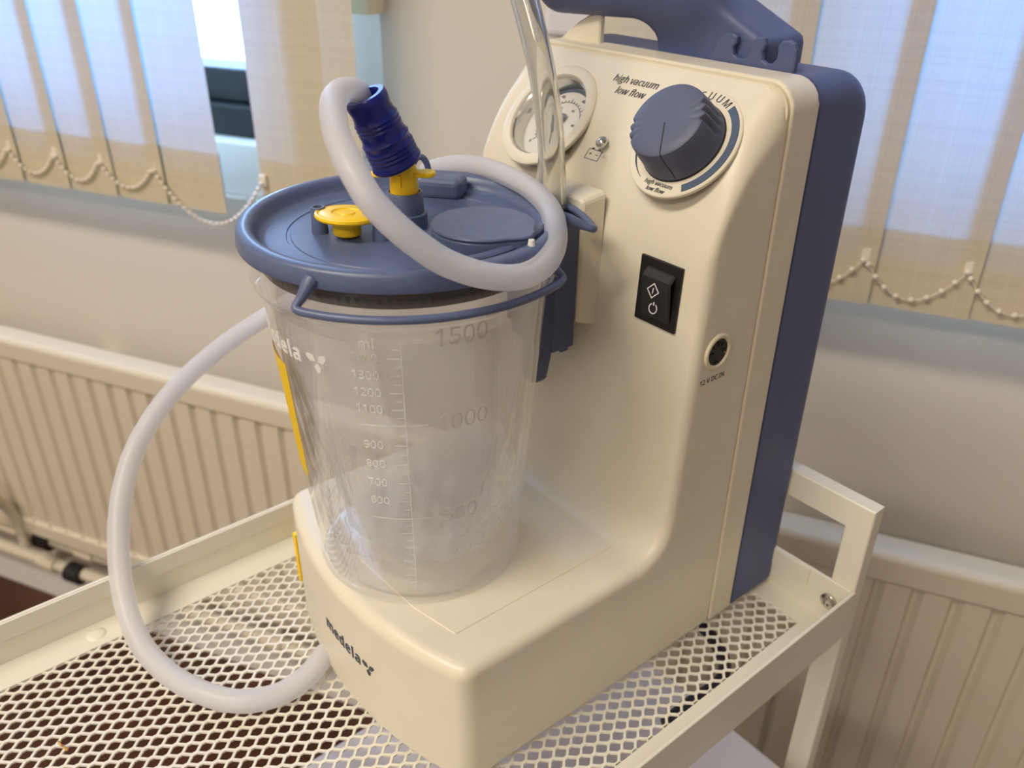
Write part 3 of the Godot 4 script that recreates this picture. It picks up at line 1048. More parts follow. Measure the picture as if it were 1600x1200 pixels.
func _pump_switch(t: Node3D) -> void:
	var s := Node3D.new()
	s.name = "power_switch"
	t.add_child(s, true)
	s.set_meta("label", "black rocker switch")
	# on the tower's front, which leans back a little
	s.transform = Transform3D(Basis(Vector3.RIGHT, deg_to_rad(-2.75)), Vector3(0.0588, 0.2131, -0.0210))
	put("switch_frame", box_mesh(Vector3(0.0252, 0.0316, 0.0022), 0.0005, Transform3D(Basis(), Vector3(0, 0, 0.0002))), M.black, s)
	var prof := PackedVector2Array()
	for v in V2([-0.0118, 0.0, -0.0118, 0.0012, -0.0105, 0.0018, 0.0068, 0.0041, 0.0082, 0.0040, 0.0112, 0.0014, 0.0118, 0.0]): prof.append(Vector2(v.y, v.x))
	put("rocker", prism(prof, -0.0088, 0.0088, 0.0008, Transform3D(Basis(Vector3(0, 0, 1), Vector3(0, 1, 0), Vector3(-1, 0, 0)), Vector3(0.0008, 0, 0.0008))), M.black_soft, s)
	# printed signs
	var st := new_st()
	var q := 0.0034
	for i in 4:
		var a := Vector2.from_angle(PI / 2 * i) * q
		var b := Vector2.from_angle(PI / 2 * (i + 1)) * q
		var m := (a + b) / 2
		add_rbox(st, Transform3D(Basis(Vector3.BACK, (b - a).angle()), Vector3(m.x, m.y, 0)), Vector3((b - a).length() + 0.0004, 0.00045, 0.0002), 0.0)
	add_rbox(st, Transform3D(), Vector3(0.00045, 0.0026, 0.0002), 0.0)
	put("on_sign", done(st), M.print_white, s, Transform3D(Basis(Vector3.RIGHT, deg_to_rad(-7.0)), Vector3(0.0008, 0.0028, 0.0056)))
	st = new_st()
	add_prism(st, arc_band(0.0021, 0.0026, 118, 422, 28), -0.0001, 0.0001)
	add_rbox(st, Transform3D(Basis(), Vector3(0, 0.0023, 0)), Vector3(0.0006, 0.0016, 0.0002), 0.0)
	put("standby_sign", done(st), M.print_white, s, Transform3D(Basis(Vector3.RIGHT, deg_to_rad(-7.0)), Vector3(0.0010, -0.0062, 0.0043)))

func _pump_socket(t: Node3D) -> void:
	var s := Node3D.new()
	s.name = "power_socket"
	t.add_child(s, true)
	s.transform = Transform3D(Basis(Vector3(0, 0, -1), Vector3(1, 0, 0), Vector3(0, -1, 0)), Vector3(0.0850, 0.1892, -0.0352))   # lathe axis y points out of the side
	put("socket_ring", lathe(V2([0.0092, -0.001, 0.0092, 0.0006, 0.0086, 0.0012, 0.0074, 0.0012, 0.0068, 0.0006, 0.0067, 0.0001]), 40), M.cream_seam, s)
	put("socket_face", lathe(V2([0.0069, 0.0001, 0.0068, 0.0003, 0.0, 0.0003]), 40), M.black, s)
	for i in 5:
		var a := deg_to_rad(-90.0 - 90.0 + 45.0 * i)
		put("socket_slot", box_mesh(Vector3(0.0008, 0.0006, 0.0022), 0.0, Transform3D(Basis(Vector3.UP, -a + PI / 2), Vector3(cos(a) * 0.0042, 0.0006, sin(a) * 0.0042))), M.black_soft, s)
	put("socket_key", box_mesh(Vector3(0.0022, 0.0006, 0.0012), 0.0, Transform3D(Basis(), Vector3(0, 0.0006, 0.0055))), M.black_soft, s)
	put("socket_pin", box_mesh(Vector3(0.0012, 0.0006, 0.0004), 0.0, Transform3D(Basis(Vector3.UP, -0.4), Vector3(0.0042, 0.0008, 0.0010))), M.chrome, s)
	put("socket_words", text_mesh("12 V DC IN", 0.0037, func(v: Vector3) -> Vector3: return Vector3(0.0850 + v.z, 0.1752 + v.y, -0.0341 - v.x)), M.print_dark, t)

func _pump_print(t: Node3D) -> void:
	put("panel_words", text_mesh("high vacuum", 0.0051, func(v: Vector3) -> Vector3: return PT(0.0040, 0.0446, 0.0002) * v, true, 0.22, 0.0002), M.print_dark, t)
	put("panel_words", text_mesh("low flow", 0.0051, func(v: Vector3) -> Vector3: return PT(0.0045, 0.0386, 0.0002) * v, true, 0.22, 0.0002), M.print_dark, t)
	# battery light and sign
	put("battery_light", lathe(V2([0.0030, -0.0005, 0.0030, 0.0006, 0.0026, 0.0010, 0.0024, 0.0008, 0.0020, 0.0014, 0.0010, 0.0020, 0, 0.0022]), 28, PL(0.0053, 0.0111)), M.chrome, t)
	var st := new_st()
	var b := PT(0.0050, 0.0040, 0.00015)
	var w := 0.0088
	var h := 0.0052
	for e in [[Vector2(-w / 2, -h / 2), Vector2(w / 2, -h / 2)], [Vector2(w / 2, -h / 2), Vector2(w / 2, h / 2)], [Vector2(w / 2, h / 2), Vector2(-w / 2, h / 2)], [Vector2(-w / 2, h / 2), Vector2(-w / 2, -h / 2)]]:
		var d: Vector2 = e[1] - e[0]
		var m: Vector2 = (e[0] + e[1]) / 2
		add_rbox(st, b * Transform3D(Basis(Vector3.BACK, d.angle()), Vector3(m.x, m.y, 0)), Vector3(d.length() + 0.0003, 0.0003, 0.0002), 0.0)
	for x in [-0.0021, 0.0021]:
		add_rbox(st, b * Transform3D(Basis(), Vector3(x, h / 2 + 0.0005, 0)), Vector3(0.0016, 0.0008, 0.0002), 0.0)
		add_rbox(st, b * Transform3D(Basis(), Vector3(x, 0.0002, 0)), Vector3(0.0014, 0.0003, 0.0002), 0.0)
	add_rbox(st, b * Transform3D(Basis(), Vector3(-0.0021, 0.0002, 0)), Vector3(0.0003, 0.0014, 0.0002), 0.0)
	put("battery_sign", done(st), M.print_dark, t)
	# maker's word on the curved foot
	var on_foot := func(v: Vector3, cx: float, cy: float) -> Vector3:
		var x := cx + v.x
		var r := ARC_R + 0.0001 + v.z
		var a := x / ARC_R
		return Vector3(r * sin(a), cy + v.y, 0.129 - ARC_R + r * cos(a))
	put("maker_word", text_mesh("medela", 0.0100, func(v: Vector3) -> Vector3: return on_foot.call(v, 0.0014, 0.0412), true, 0.0, 0.0003, true), M.print_dark, t)
	st = new_st()
	for pl in _emblem():
		st.set_smooth_group(-1)
		var mesh := prism(pl, 0.0, 0.0003)
		var a := mesh.surface_get_arrays(0)
		for v in a[Mesh.ARRAY_VERTEX]: st.add_vertex(on_foot.call(v * Vector3(0.0044, 0.0044, 1), 0.0256, 0.0408))
	put("maker_emblem", done(st), M.print_dark, t)

# three leaf shapes round a point
func _emblem() -> Array:
	var out := []
	for s in [[150.0, 1.15], [30.0, 1.15], [270.0, 1.0]]:
		var d := Vector2.from_angle(deg_to_rad(s[0]))
		var n := Vector2(-d.y, d.x)
		var l: float = s[1]
		out.append(PackedVector2Array([d * 0.12, d * 0.45 * l - n * 0.34, d * l - n * 0.10, d * l + n * 0.22, d * 0.5 * l + n * 0.36]))
	return out

# ------------------------------------------------------------------ jar, liner, lid; frames share the pump's axes
const JC := Vector3(-0.0062, 0, 0.0741)
const JY := 0.0770
func _pump_frame() -> Transform3D:
	return Transform3D(Basis(Vector3.UP, deg_to_rad(PUMP_TURN)), PUMP_AT)

static func jar_r(y: float) -> float:                         # wall radius at a height above the tray
	return 0.0513 + (y - 0.0800) * 0.0805

func _jar() -> void:
	var at := _pump_frame() * (JC + Vector3(0, JY, 0))
	var t := thing("collection_jar", "clear graduated collection jar standing on the pump's foot", "jar", at, PUMP_TURN)
	var y0 := -JY
	put("jar_body", lathe(V2([0, 0.0006, 0.0475, 0.0006, 0.0500, 0.0, 0.0516, 0.0004, 0.0521, 0.0020, 0.0516, 0.0036, 0.0511, 0.0044, jar_r(0.09), 0.09 + y0, jar_r(0.12), 0.12 + y0, jar_r(0.16), 0.16 + y0, jar_r(0.20), 0.20 + y0, jar_r(0.222), 0.222 + y0, 0.0632, 0.2265 + y0, 0.0658, 0.2285 + y0, 0.0668, 0.2300 + y0, 0.0672, 0.2320 + y0, 0.0668, 0.2335 + y0, 0.0660, 0.2350 + y0, 0.0660, 0.2440 + y0]), 120), M.jar, t)
	put("jar_inner_wall", lathe(V2([0.0, 0.0032, 0.0470, 0.0034, 0.0486, 0.0050, jar_r(0.09) - 0.0022, 0.09 + y0, jar_r(0.16) - 0.0022, 0.16 + y0, jar_r(0.222) - 0.0022, 0.222 + y0, 0.0612, 0.228 + y0, 0.0625, 0.2440 + y0]), 120), M.jar, t)
	var on_jar := func(v: Vector3, deg: float, y: float) -> Vector3:
		var yy := y + v.y
		var r := jar_r(yy) + 0.0003 + v.z
		var a := deg_to_rad(deg) - v.x / r
		return Vector3(r * cos(a), yy + y0, r * sin(a))
	# large and small figures
	for e in [["1500", 12.6, 0.2232], ["1000", 11.4, 0.1826], ["500", 12.5, 0.1318]]:
		put("large_figure", text_mesh(e[0], 0.0108, func(v: Vector3) -> Vector3: return on_jar.call(v, e[1], e[2]), true, 0.0, 0.0003), M.jar_emboss, t)
	put("small_figure", text_mesh("ml", 0.0060, func(v: Vector3) -> Vector3: return on_jar.call(v, 47.0, 0.2214), true, 0.0, 0.0003), M.jar_print, t)
	var ys := {}
	for i in 15:
		var ml := 100 * (i + 1)
		var y: float
		if ml >= 1000: y = lerpf(0.1826, 0.2232, (ml - 1000) / 500.0)
		elif ml >= 500: y = lerpf(0.1318, 0.1826, (ml - 500) / 500.0)
		else: y = lerpf(0.0880, 0.1318, ml / 500.0)
		ys[ml] = y
		if ml % 500 != 0 and not ml in [100, 200, 300, 400]:
			put("small_figure", text_mesh(str(ml), 0.0054, func(v: Vector3) -> Vector3: return on_jar.call(v, 48.6, y), true, 0.0, 0.0003), M.jar_print, t)
	var st := new_st()
	var line := func(a0: float, a1: float, y: float, h: float) -> void:
		var n := int(ceil(absf(a1 - a0) / 2.0))
		for i in n:
			var b0 := deg_to_rad(lerpf(a0, a1, float(i) / n))
			var b1 := deg_to_rad(lerpf(a0, a1, float(i + 1) / n))
			var p := []
			for c in [[b0, y - h], [b1, y - h], [b1, y + h], [b0, y + h]]:
				var r := jar_r(c[1]) + 0.0004
				p.append(Vector3(r * cos(c[0]), c[1] + y0, r * sin(c[0])))
			quad(st, p[1], p[0], p[3], p[2])
	st.set_smooth_group(-1)
	for i in 30:
		var ml := 50 * (i + 1)
		var y: float
		if ml >= 1000: y = lerpf(0.1826, 0.2232, (ml - 1000) / 500.0)
		elif ml >= 500: y = lerpf(0.1318, 0.1826, (ml - 500) / 500.0)
		else: y = lerpf(0.0880, 0.1318, ml / 500.0)
		if ml % 500 == 0:
			line.call(26.0, 35.0, y, 0.00022)
			if ml < 1500: line.call(35.0, 52.5, y, 0.00030)
		elif ml % 100 == 0: line.call(35.2, 40.0, y, 0.00024)
		else: line.call(35.2, 38.0, y, 0.00020)
	for i in 24:
		var ya := lerpf(0.0880, 0.2232, i / 24.0)
		var yb := lerpf(0.0880, 0.2232, (i + 1) / 24.0)
		line.call(34.7, 35.0, (ya + yb) / 2, (yb - ya) / 2)
	put("graduation", done(st), M.jar_print, t)
	put("maker_word", text_mesh("medela", 0.0104, func(v: Vector3) -> Vector3: return on_jar.call(v, 94.0, 0.2095), true, 0.0, 0.0003, true), M.jar_print, t)
	st = new_st()
	for pl in _emblem():
		st.set_smooth_group(-1)
		var a := prism(pl, 0.0, 0.0003).surface_get_arrays(0)
		for v in a[Mesh.ARRAY_VERTEX]: st.add_vertex(on_jar.call(v * Vector3(0.0050, 0.0050, 1), 68.5, 0.2088))
	put("maker_emblem", done(st), M.jar_print, t)
	# yellow label strip on the left flank
	st = new_st()
	st.set_smooth_group(1)
	for i in 10:
		for j in 8:
			var p := []
			for c in [[i, j], [i + 1, j], [i + 1, j + 1], [i, j + 1]]:
				var f: float = c[0] / 10.0
				var y := lerpf(0.1370, 0.1990, f)
				var ang := lerpf(91.0, 122.0, c[1] / 8.0) + (1.0 - f) * 3.0
				var r := jar_r(y) + 0.0005
				p.append(Vector3(r * cos(deg_to_rad(ang)), y + y0, r * sin(deg_to_rad(ang))))
			quad(st, p[0], p[1], p[2], p[3])
	var yl := put("label_strip", done(st), M.yellow_label, t)
	yl.set_meta("label", "yellow label strip")
	# crumpled liner bag
	var n := FastNoiseLite.new()
	n.seed = 5
	n.frequency = 1.0
	var l := thing("liner_bag", "crumpled clear plastic liner bag inside the collection jar", "liner", at, PUMP_TURN)
	var fold := func(r: float, y: float, a: float) -> float:
		var low := clampf(1.0 - (y - 0.005) / 0.12, 0.0, 1.0)
		var twist := a + y * 9.0 * low
		var q := absf(n.get_noise_3d(cos(twist) * 2.2, y * 9.0, sin(twist) * 2.2)) + 0.6 * absf(n.get_noise_3d(cos(twist) * 5.5, y * 16.0, sin(twist) * 5.5)) + 0.3 * absf(n.get_noise_3d(cos(a) * 13.0, y * 60.0, sin(a) * 13.0))
		var pleat := 0.0007 * sin(a * 70.0) * clampf(1.0 - absf(y - 0.012) / 0.012, 0.0, 1.0)
		return r * (1.0 - (0.03 + 0.20 * low) * q) + pleat
	for layer in 2:
		var prof := []
		for i in 49:
			var f := i / 48.0
			var y := lerpf(0.006 + 0.004 * layer, 0.142, f)
			var wall := (jar_r(y + JY) - 0.0034) * smoothstep(-0.06, 0.10, f)
			prof.append(Vector2(wall * (1.0 if layer == 0 else lerpf(0.80, 0.985, smoothstep(0.05, 0.85, f))), y))
		n.seed = 5 + layer * 6
		put(["bag_wall", "inner_fold"][layer], lathe(prof, 160, Transform3D(), fold), M.liner, l)

func _lid() -> void:
	var at := _pump_frame() * (JC + Vector3(0, 0.2440, 0))
	var t := thing("jar_lid", "slate-blue round jar lid with ports and two lifting loops", "lid", at, PUMP_TURN)
	var y0 := -0.2440
	put("lid_disc", lathe(V2([0, 0.2372, 0.0590, 0.2372, 0.0600, 0.2380, 0.0602, 0.2448, 0.0690, 0.2449, 0.0702, 0.2455, 0.0705, 0.2466, 0.0699, 0.2515, 0.0693, 0.2526, 0.0682, 0.2532, 0.0664, 0.2534, 0.0646, 0.2531, 0.0634, 0.2523, 0.0624, 0.2500, 0.0614, 0.2478, 0.0602, 0.2468, 0.0580, 0.2465, 0.0500, 0.2465, 0.0497, 0.2461, 0.0482, 0.2461, 0.0479, 0.2465, 0.0, 0.2466]).map(func(v): return Vector2(v.x, v.y + y0)), 120), M.lid_blue, t)
	var at_ := func(x: float, z: float, y: float) -> Transform3D: return Transform3D(Basis(), Vector3(x - JC.x, y + y0, z - JC.z))
	put("lid_shade_ring", lathe(V2([0.0600, 0.2352, 0.0618, 0.2358, 0.0622, 0.2400, 0.0618, 0.2446, 0.0600, 0.2447]).map(func(v): return Vector2(v.x, v.y + y0)), 96), M.black_soft, t)  # added dark ring, gives the band of shade under the lid in the jar neck
	# lifting loops: arms and a bent rail
	for e in [[63.0, -21.0, 0.0775, 0.2395], [-56.0, -142.0, 0.0830, 0.2445]]:
		var pts := []
		var root := func(a: float, r: float, y: float) -> Vector3: return Vector3(r * cos(deg_to_rad(a)), y + y0, r * sin(deg_to_rad(a)))
		pts.append(root.call(e[0] - 2.0, 0.0692, 0.2488))
		pts.append(root.call(e[0] - 0.5, lerpf(0.0692, e[2], 0.6), lerpf(0.2488, e[3], 0.6)))
		pts.append(root.call(e[0], e[2], e[3]))
		for i in range(1, 12):
			pts.append(root.call(lerpf(e[0], e[1], i / 12.0), e[2] + 0.0010 * sin(PI * i / 12.0), e[3] - 0.0006))
		pts.append(root.call(e[1], e[2], e[3]))
		pts.append(root.call(e[1] + 0.5, lerpf(0.0692, e[2], 0.6), lerpf(0.2488, e[3], 0.6)))
		pts.append(root.call(e[1] + 2.0, 0.0692, 0.2488))
		var st := new_st()
		var path := smooth_path(pts, 5)
		var rad := PackedFloat32Array()
		for p in path:
			rad.append(lerpf(0.0030, 0.0017, smoothstep(0.070, e[2] - 0.001, Vector2(p.x, p.z).length())))
		add_tube(st, path, 0.0018, 12, true, 1, rad)
		put("lifting_loop", done(st), M.lid_blue, t)
	# centre port
	put("centre_port", lathe(V2([0.0096, 0, 0.0094, 0.0062, 0.0082, 0.0066, 0.0079, 0.0150, 0.0076, 0.0155, 0.0066, 0.0155, 0.0064, 0.0120, 0, 0.0120]), 40, at_.call(-0.0080, 0.0720, 0.2464)), M.lid_blue, t)
	var yc := Node3D.new()
	yc.name = "yellow_connector"
	t.add_child(yc, true)
	yc.transform = at_.call(-0.0080, 0.0720, 0.2590)
	yc.set_meta("label", "yellow winged connector")
	put("connector_sleeve", lathe(V2([0.0062, 0, 0.0059, 0.0120, 0.0056, 0.0126, 0.0050, 0.0150, 0, 0.0150]), 36), M.yellow, yc)
	for s in [-1.0, 1.0]:
		var wing := PackedVector2Array()
		for i in 15:
			var a := PI * i / 14.0 - PI / 2
			wing.append(Vector2(0.0095 + 0.0042 * cos(a), 0.0042 * sin(a)))
		wing.append(Vector2(0.004, 0.0030))
		wing.append(Vector2(0.004, -0.0030))
		put("connector_wing", prism(wing, -0.0010, 0.0010, 0.0004, Transform3D(Basis(Vector3.UP, deg_to_rad(51.0 + (180.0 if s < 0 else 0.0))) * Basis(Vector3.RIGHT, deg_to_rad(-90)), Vector3(0, 0.0105, 0))), M.yellow, yc)
	put("connector_rib", span_mesh(Vector3(-0.0008, 0.006, 0.004), Vector3(0.0008, 0.0112, 0.0068)), M.yellow, yc, Transform3D(Basis(Vector3.UP, deg_to_rad(40.0)), Vector3.ZERO))
	# small pegs
	put("peg", lathe(V2([0.0036, 0, 0.0030, 0.0110, 0.0028, 0.0114, 0.0020, 0.0114, 0.0019, 0.0090, 0, 0.0090]), 24, at_.call(-0.0225, 0.1058, 0.2464)), M.lid_blue, t)
	put("peg", lathe(V2([0.0042, 0, 0.0036, 0.0075, 0, 0.0076]), 24, at_.call(0.0004, 0.0890, 0.2464)), M.lid_blue, t)
	# yellow stopper on its strap
	var cap := Node3D.new()
	cap.name = "stopper"
	t.add_child(cap, true)
	cap.set_meta("label", "yellow stopper cap")
	cap.transform = Transform3D(Basis(Vector3(0.78, 0, -0.62).normalized(), deg_to_rad(-5.0)) , Vector3(-0.0113 - JC.x, 0.2556 + y0, 0.0985 - JC.z)) * Transform3D(Basis(Vector3.BACK, deg_to_rad(-3)), Vector3.ZERO)
	put("cap_disc", lathe(V2([0.0050, -0.0012, 0.0128, -0.0010, 0.0133, -0.0002, 0.0131, 0.0008, 0.0122, 0.0011, 0.0116, 0.0007, 0.0108, 0.0012, 0.0062, 0.0014, 0.0058, 0.0009, 0.0036, 0.0009, 0.0032, 0.0014, 0, 0.0014]), 56), M.yellow, cap)
	put("cap_plug", lathe(V2([0, -0.0082, 0.0054, -0.0082, 0.0059, -0.0076, 0.0060, -0.0010]), 40), M.yellow, cap)
	put("cap_strap", span_mesh(Vector3(0.0110, -0.0008, -0.0026), Vector3(0.0195, 0.0007, 0.0026), 0.0006), M.yellow, cap, Transform3D(Basis(Vector3.UP, deg_to_rad(37.0)), Vector3.ZERO))
	put("strap_button", lathe(V2([0.0036, -0.0008, 0.0036, 0.0006, 0.0026, 0.0014, 0, 0.0016]), 24, Transform3D(Basis(), Vector3(0.0143, 0.0, -0.0108))), M.yellow, cap)
	# large flat float housing with a nose
	var body := PackedVector2Array()
	for i in 60:
		var a := TAU * i / 60.0
		var r := 0.0212
		var dd := absf(wrapf(rad_to_deg(a) + 8.0, -180.0, 180.0))
		if dd < 26.0: r += 0.0034 * (0.5 + 0.5 * cos(clampf(dd / 26.0, 0, 1) * PI))
		body.append(Vector2(r * cos(a), r * sin(a)))
	var up := Basis(Vector3.RIGHT, deg_to_rad(-90))
	put("float_housing", prism(body, 0.0, 0.0080, 0.0006, Transform3D(up, Vector3(0.0305 - JC.x, 0.2462 + y0, 0.0590 - JC.z)) * Transform3D(Basis(Vector3.BACK, deg_to_rad(20.0)), Vector3.ZERO)), M.lid_blue, t)
	var capb := PackedVector2Array()
	for v in body: capb.append(v * 1.018)
	put("float_cover", prism(capb, 0.0083, 0.0096, 0.0005, Transform3D(up, Vector3(0.0305 - JC.x, 0.2462 + y0, 0.0590 - JC.z)) * Transform3D(Basis(Vector3.BACK, deg_to_rad(20.0)), Vector3.ZERO)), M.lid_blue, t)
	# raised block and hoop at the back
	put("back_port", box_mesh(Vector3(0.022, 0.0098, 0.016), 0.003, Transform3D(Basis(Vector3.UP, deg_to_rad(38.0)), Vector3(-0.0370 - JC.x, 0.2505 + y0, 0.0330 - JC.z))), M.lid_blue, t)
	var hoop := new_st()
	var hp := PackedVector3Array()
	for i in 13:
		var ha := PI * i / 12.0
		hp.append(Vector3(0.0042 * cos(ha), 0.0085 * sin(ha), 0))
	add_tube(hoop, hp, 0.0016, 8)
	put("back_hoop", done(hoop), M.lid_blue, t, Transform3D(Basis(Vector3.UP, deg_to_rad(70.0)), Vector3(-0.0560 - JC.x, 0.2520 + y0, 0.0330 - JC.z)))
	# ridge inside the right rim
	put("rim_ridge", prism(arc_band(0.0568, 0.0612, -42, 22, 24), 0.0, 0.0062, 0.0008, Transform3D(Basis(Vector3.RIGHT, deg_to_rad(90)), Vector3(0, 0.2527 + y0, 0))), M.lid_blue, t)
	put("vent_nub", lathe(V2([0.0016, 0, 0.0012, 0.0030, 0, 0.0031]), 16, at_.call(0.0580, 0.0560, 0.2526)), M.dial, t)

# ------------------------------------------------------------------ hoses and the blue connector
func _hoses() -> void:
	# ribbed navy connector from the yellow sleeve up to the hose
	var a := px(622, 257, 0.3575)
	var b := px(569, 148, 0.338)
	var axis := (b - a).normalized()
	var side := axis.cross(Vector3.FORWARD).normalized()
	var bs := Basis(side, axis, side.cross(axis))
	var c := thing("hose_connector", "ribbed navy-blue rubber hose connector on the yellow winged sleeve", "connector", a, 0.0)
	var len := a.distance_to(b)
	var prof := V2([0.0056, 0.0, 0.0104, 0.0004, 0.0110, 0.0016, 0.0107, 0.0026])
	for i in 4:
		var y := 0.0034 + i * 0.0018
		prof.append(Vector2(0.0106, y)); prof.append(Vector2(0.0101, y + 0.0009))
	prof.append_array(V2([0.0100, 0.0112, 0.0103, 0.0126, 0.0097, 0.0134, 0.0094, 0.0150, 0.0094, 0.0172]))
	for i in 3:
		var y := 0.0178 + i * 0.0018
		prof.append(Vector2(0.0095, y)); prof.append(Vector2(0.0090, y + 0.0009))
	prof.append_array(V2([0.0087, 0.0236, 0.0085, len - 0.006, 0.0090, len - 0.003, 0.0088, len - 0.0008, 0.0082, len, 0.0062, len, 0.0060, len - 0.004, 0, len - 0.004]))
	put("rubber_sleeve", lathe(prof, 48, Transform3D(bs, Vector3.ZERO)), M.navy, c)
	# translucent hose looping over the lid
	var s1 := [[586, 184, 0.354], [567, 150, 0.347], [546, 140, 0.337], [528, 147, 0.322], [520, 167, 0.308], [526, 208, 0.293], [541, 245, 0.286], [556, 275, 0.283], [577, 310, 0.282], [602, 338, 0.284], [630, 364, 0.287], [665, 391, 0.292], [700, 412, 0.297], [750, 429, 0.304], [797, 434, 0.313], [830, 427, 0.322], [855, 408, 0.333], [867, 381, 0.346], [867, 351, 0.361], [856, 322, 0.376], [828, 294, 0.392], [793, 275, 0.406], [758, 262, 0.418], [723, 257, 0.428], [690, 261, 0.436], [665, 270, 0.442]]
	_hose("silicone_hose", "milky silicone hose looping from the navy connector over the jar lid", s1, 0.0049)
	# translucent hose looping down over the tray
	var s2 := [[760, 372, 0.520], [640, 400, 0.545], [510, 442, 0.562], [418, 494, 0.562], [340, 547, 0.552], [268, 614, 0.535], [216, 692, 0.520], [191, 770, 0.508], [185, 850, 0.497], [193, 930, 0.486], [217, 1000, 0.473], [260, 1050, 0.460], [318, 1083, 0.449], [380, 1096, 0.4445], [440, 1083, 0.450], [482, 1054, 0.4595], [509, 1020, 0.4725]]
	_hose("silicone_hose", "milky silicone hose hanging beside the jar and curling onto the perforated tray", s2, 0.0061)
	# stiff clear hose rising from the jar holder
	var pf := _pump_frame()
	var pts := [pf * Vector3(0.0040, 0.2435, -0.0020), pf * Vector3(0.0030, 0.2560, -0.0015), pf * Vector3(0.0030, 0.2760, -0.0005), pf * Vector3(-0.0035, 0.3030, 0.0), pf * Vector3(-0.0135, 0.3260, 0.0), pf * Vector3(-0.0270, 0.3520, 0.0), pf * Vector3(-0.0450, 0.3800, 0.0)]
	var t := thing("clear_hose", "clear stiff plastic hose rising beside the pressure gauge", "hose", pts[0])
	var loc := []
	for p in pts: loc.append(p - pts[0])
	var path := smooth_path(loc, 8)
	var outer := PackedFloat32Array()
	for i in path.size():
		outer.append(lerpf(0.0070, 0.0062, smoothstep(0.014, 0.024, path[i].y)))
	put("hose_wall", pipe_mesh(path, outer, 0.0045, 32), M.clear_hose, t)

# a pipe with a bore: outer wall, inner wall and ring ends, one closed shape
func pipe_mesh(path: PackedVector3Array, outer: PackedFloat32Array, bore: float, segs: int) -> ArrayMesh:
	var st := new_st()
	add_tube(st, path, 0.0, segs, false, 1, outer)
	var rev := path.duplicate()
	rev.reverse()
	var t0 := (path[1] - path[0]).normalized()
	var rings := []
	for rad in [outer, PackedFloat32Array()]:
		var n := t0.cross(Vector3.UP if absf(t0.y) < 0.9 else Vector3.RIGHT).normalized()
		var set := []
		for i in path.size():
			var t := (path[mini(i + 1, path.size() - 1)] - path[maxi(i - 1, 0)]).normalized()
			n = (n - t * n.dot(t)).normalized()
			var b := t.cross(n)
			var ring := PackedVector3Array()
			for j in segs:
				var a := TAU * j / segs
				ring.append(path[i] + (n * cos(a) + b * sin(a)) * (rad[i] if rad.size() else bore))
			set.append(ring)
		rings.append(set)
	st.set_smooth_group(2)
	var inner: Array = rings[1]
	for i in inner.size() - 1:
		for j in segs:
			var k := (j + 1) % segs
			quad(st, inner[i][j], inner[i + 1][j], inner[i + 1][k], inner[i][k])
	st.set_smooth_group(3)
	for e in [0, -1]:
		for j in segs:
			var k := (j + 1) % segs
			if e == 0: quad(st, rings[0][e][k], rings[0][e][j], inner[e][j], inner[e][k])
			else: quad(st, rings[0][e][j], rings[0][e][k], inner[e][k], inner[e][j])
	return done(st)

func _hose(called: String, label: String, pix: Array, r: float) -> void:
	var w := []
	for p in pix: w.append(px(p[0], p[1], p[2]))
	var at: Vector3 = w[w.size() / 2]
	var t := thing(called, label, "hose", at)
	var loc := []
	for p in w: loc.append(p - at)
	put("hose_wall", tube(loc, r, 24, 8), M.silicone, t)
	put("hose_bore", tube(loc, r * 0.62, 20, 8), M.silicone, t)

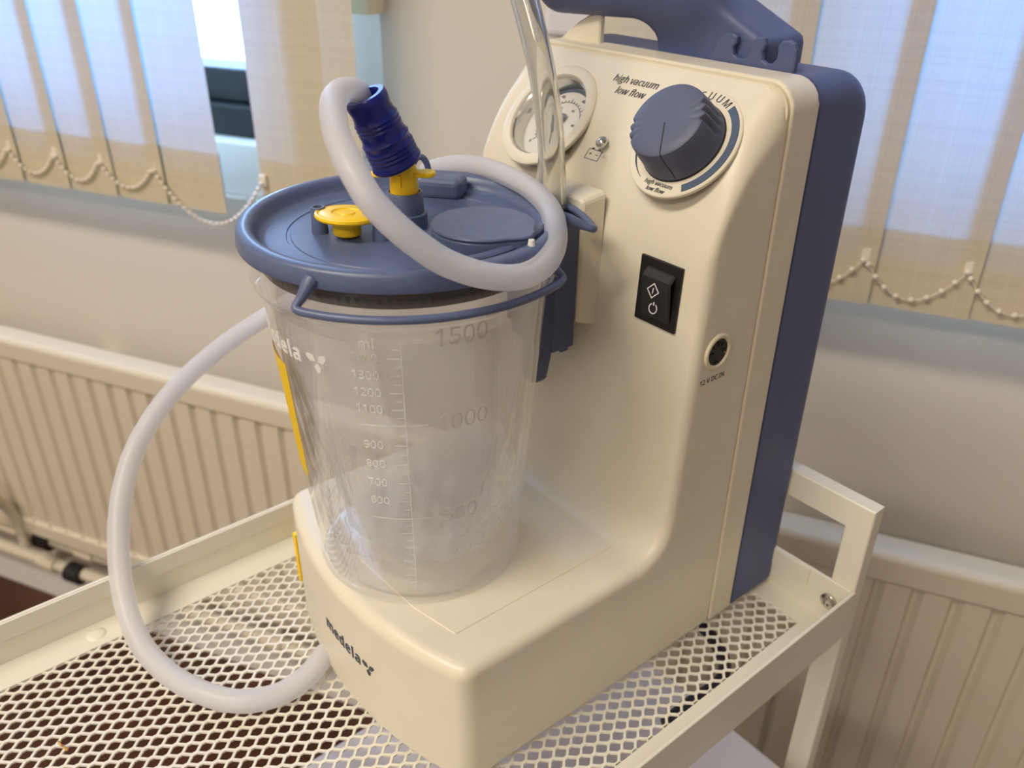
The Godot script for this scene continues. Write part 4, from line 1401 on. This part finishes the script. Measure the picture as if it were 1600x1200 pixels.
# ------------------------------------------------------------------ small things around
func _small_things() -> void:
	# white storage box standing under the trolley
	var tt := Transform3D(Basis(Vector3.UP, deg_to_rad(-27.9755)), Vector3(-0.2187, 0, -0.2215))
	var b := thing("storage_box", "white lidded storage box standing under the trolley", "box", tt * Vector3(0.055, 0, -0.03), -27.9755)
	put("box_body", span_mesh(Vector3(-0.122, 0, -0.248), Vector3(0.155, 0.575, 0.235), 0.008), M.white_plastic, b)
	put("box_lid", span_mesh(Vector3(-0.130, 0.575, -0.256), Vector3(0.163, 0.600, 0.243), 0.004), M.white_plastic, b)
	var pts := []
	for i in 16:
		var a := TAU * i / 11.0
		pts.append(tt * Vector3(0.085 + 0.035 * cos(a), 0.605 + 0.0008 * i, -0.005 + 0.05 * sin(a)))
	var c := thing("power_cord", "dark coiled power cord lying on the white storage box", "cord", pts[0])
	var loc := []
	for p in pts: loc.append(p - pts[0])
	put("cord", tube(loc, 0.0045, 10, 5), M.cable, c)
	var pc := []
	for q in [[1086, 968], [1108, 990], [1122, 1012], [1132, 1036], [1128, 1060], [1108, 1079], [1080, 1098], [1040, 1130]]:
		pc.append(px_at(q[0], q[1], 0.700))
	var d := thing("power_cord", "dark power cord hanging just under the perforated tray", "cord", pc[0])
	loc = []
	for p in pc: loc.append(p - pc[0])
	put("cord", tube(loc, 0.0040, 10, 6), M.cable, d)
	# yellow tag leaning on the pump's far side
	var pf := _pump_frame()
	var tg := thing("yellow_tag", "thin yellow plastic tag standing on the tray against the pump's foot", "tag", pf * Vector3(-0.0960, 0.0, 0.090), PUMP_TURN)
	put("tag_plate", span_mesh(Vector3(-0.0018, 0, -0.03), Vector3(0.0018, 0.037, 0.019), 0.0006), M.yellow, tg)
	# a straw-coloured scrap of fibre lying on the perforated floor
	var fb := [px_at(91, 1158, 0.7315), px_at(95, 1164, 0.7330), px_at(99, 1166, 0.7318), px_at(104, 1172, 0.7312), px_at(106, 1169, 0.7316)]
	var sc := thing("fibre_scrap", "tiny straw-coloured fibre scrap lying on the perforated tray", "scrap", fb[0])
	var fl := []
	for p in fb: fl.append(p - fb[0])
	put("fibre", tube(fl, 0.0005, 6, 5), M.straw, sc)
	# small box above the left blind's end and a white box on the wall
	var w := thing("blind_stop", "small cream plastic block on the wall beside the left blind", "blind stop", Vector3(-0.460, 1.008, ZW))
	put("block", span_mesh(Vector3(-0.0135, 0, 0), Vector3(0.0125, 0.12, 0.030), 0.002), M.weight, w)
	var e := thing("wall_box", "white plastic box on the wall behind the pump's handle", "wall box", Vector3(-0.255, 0.998, ZW))
	put("cover", span_mesh(Vector3(-0.024, 0, 0), Vector3(0.024, 0.16, 0.022), 0.006), M.white_plastic, e)
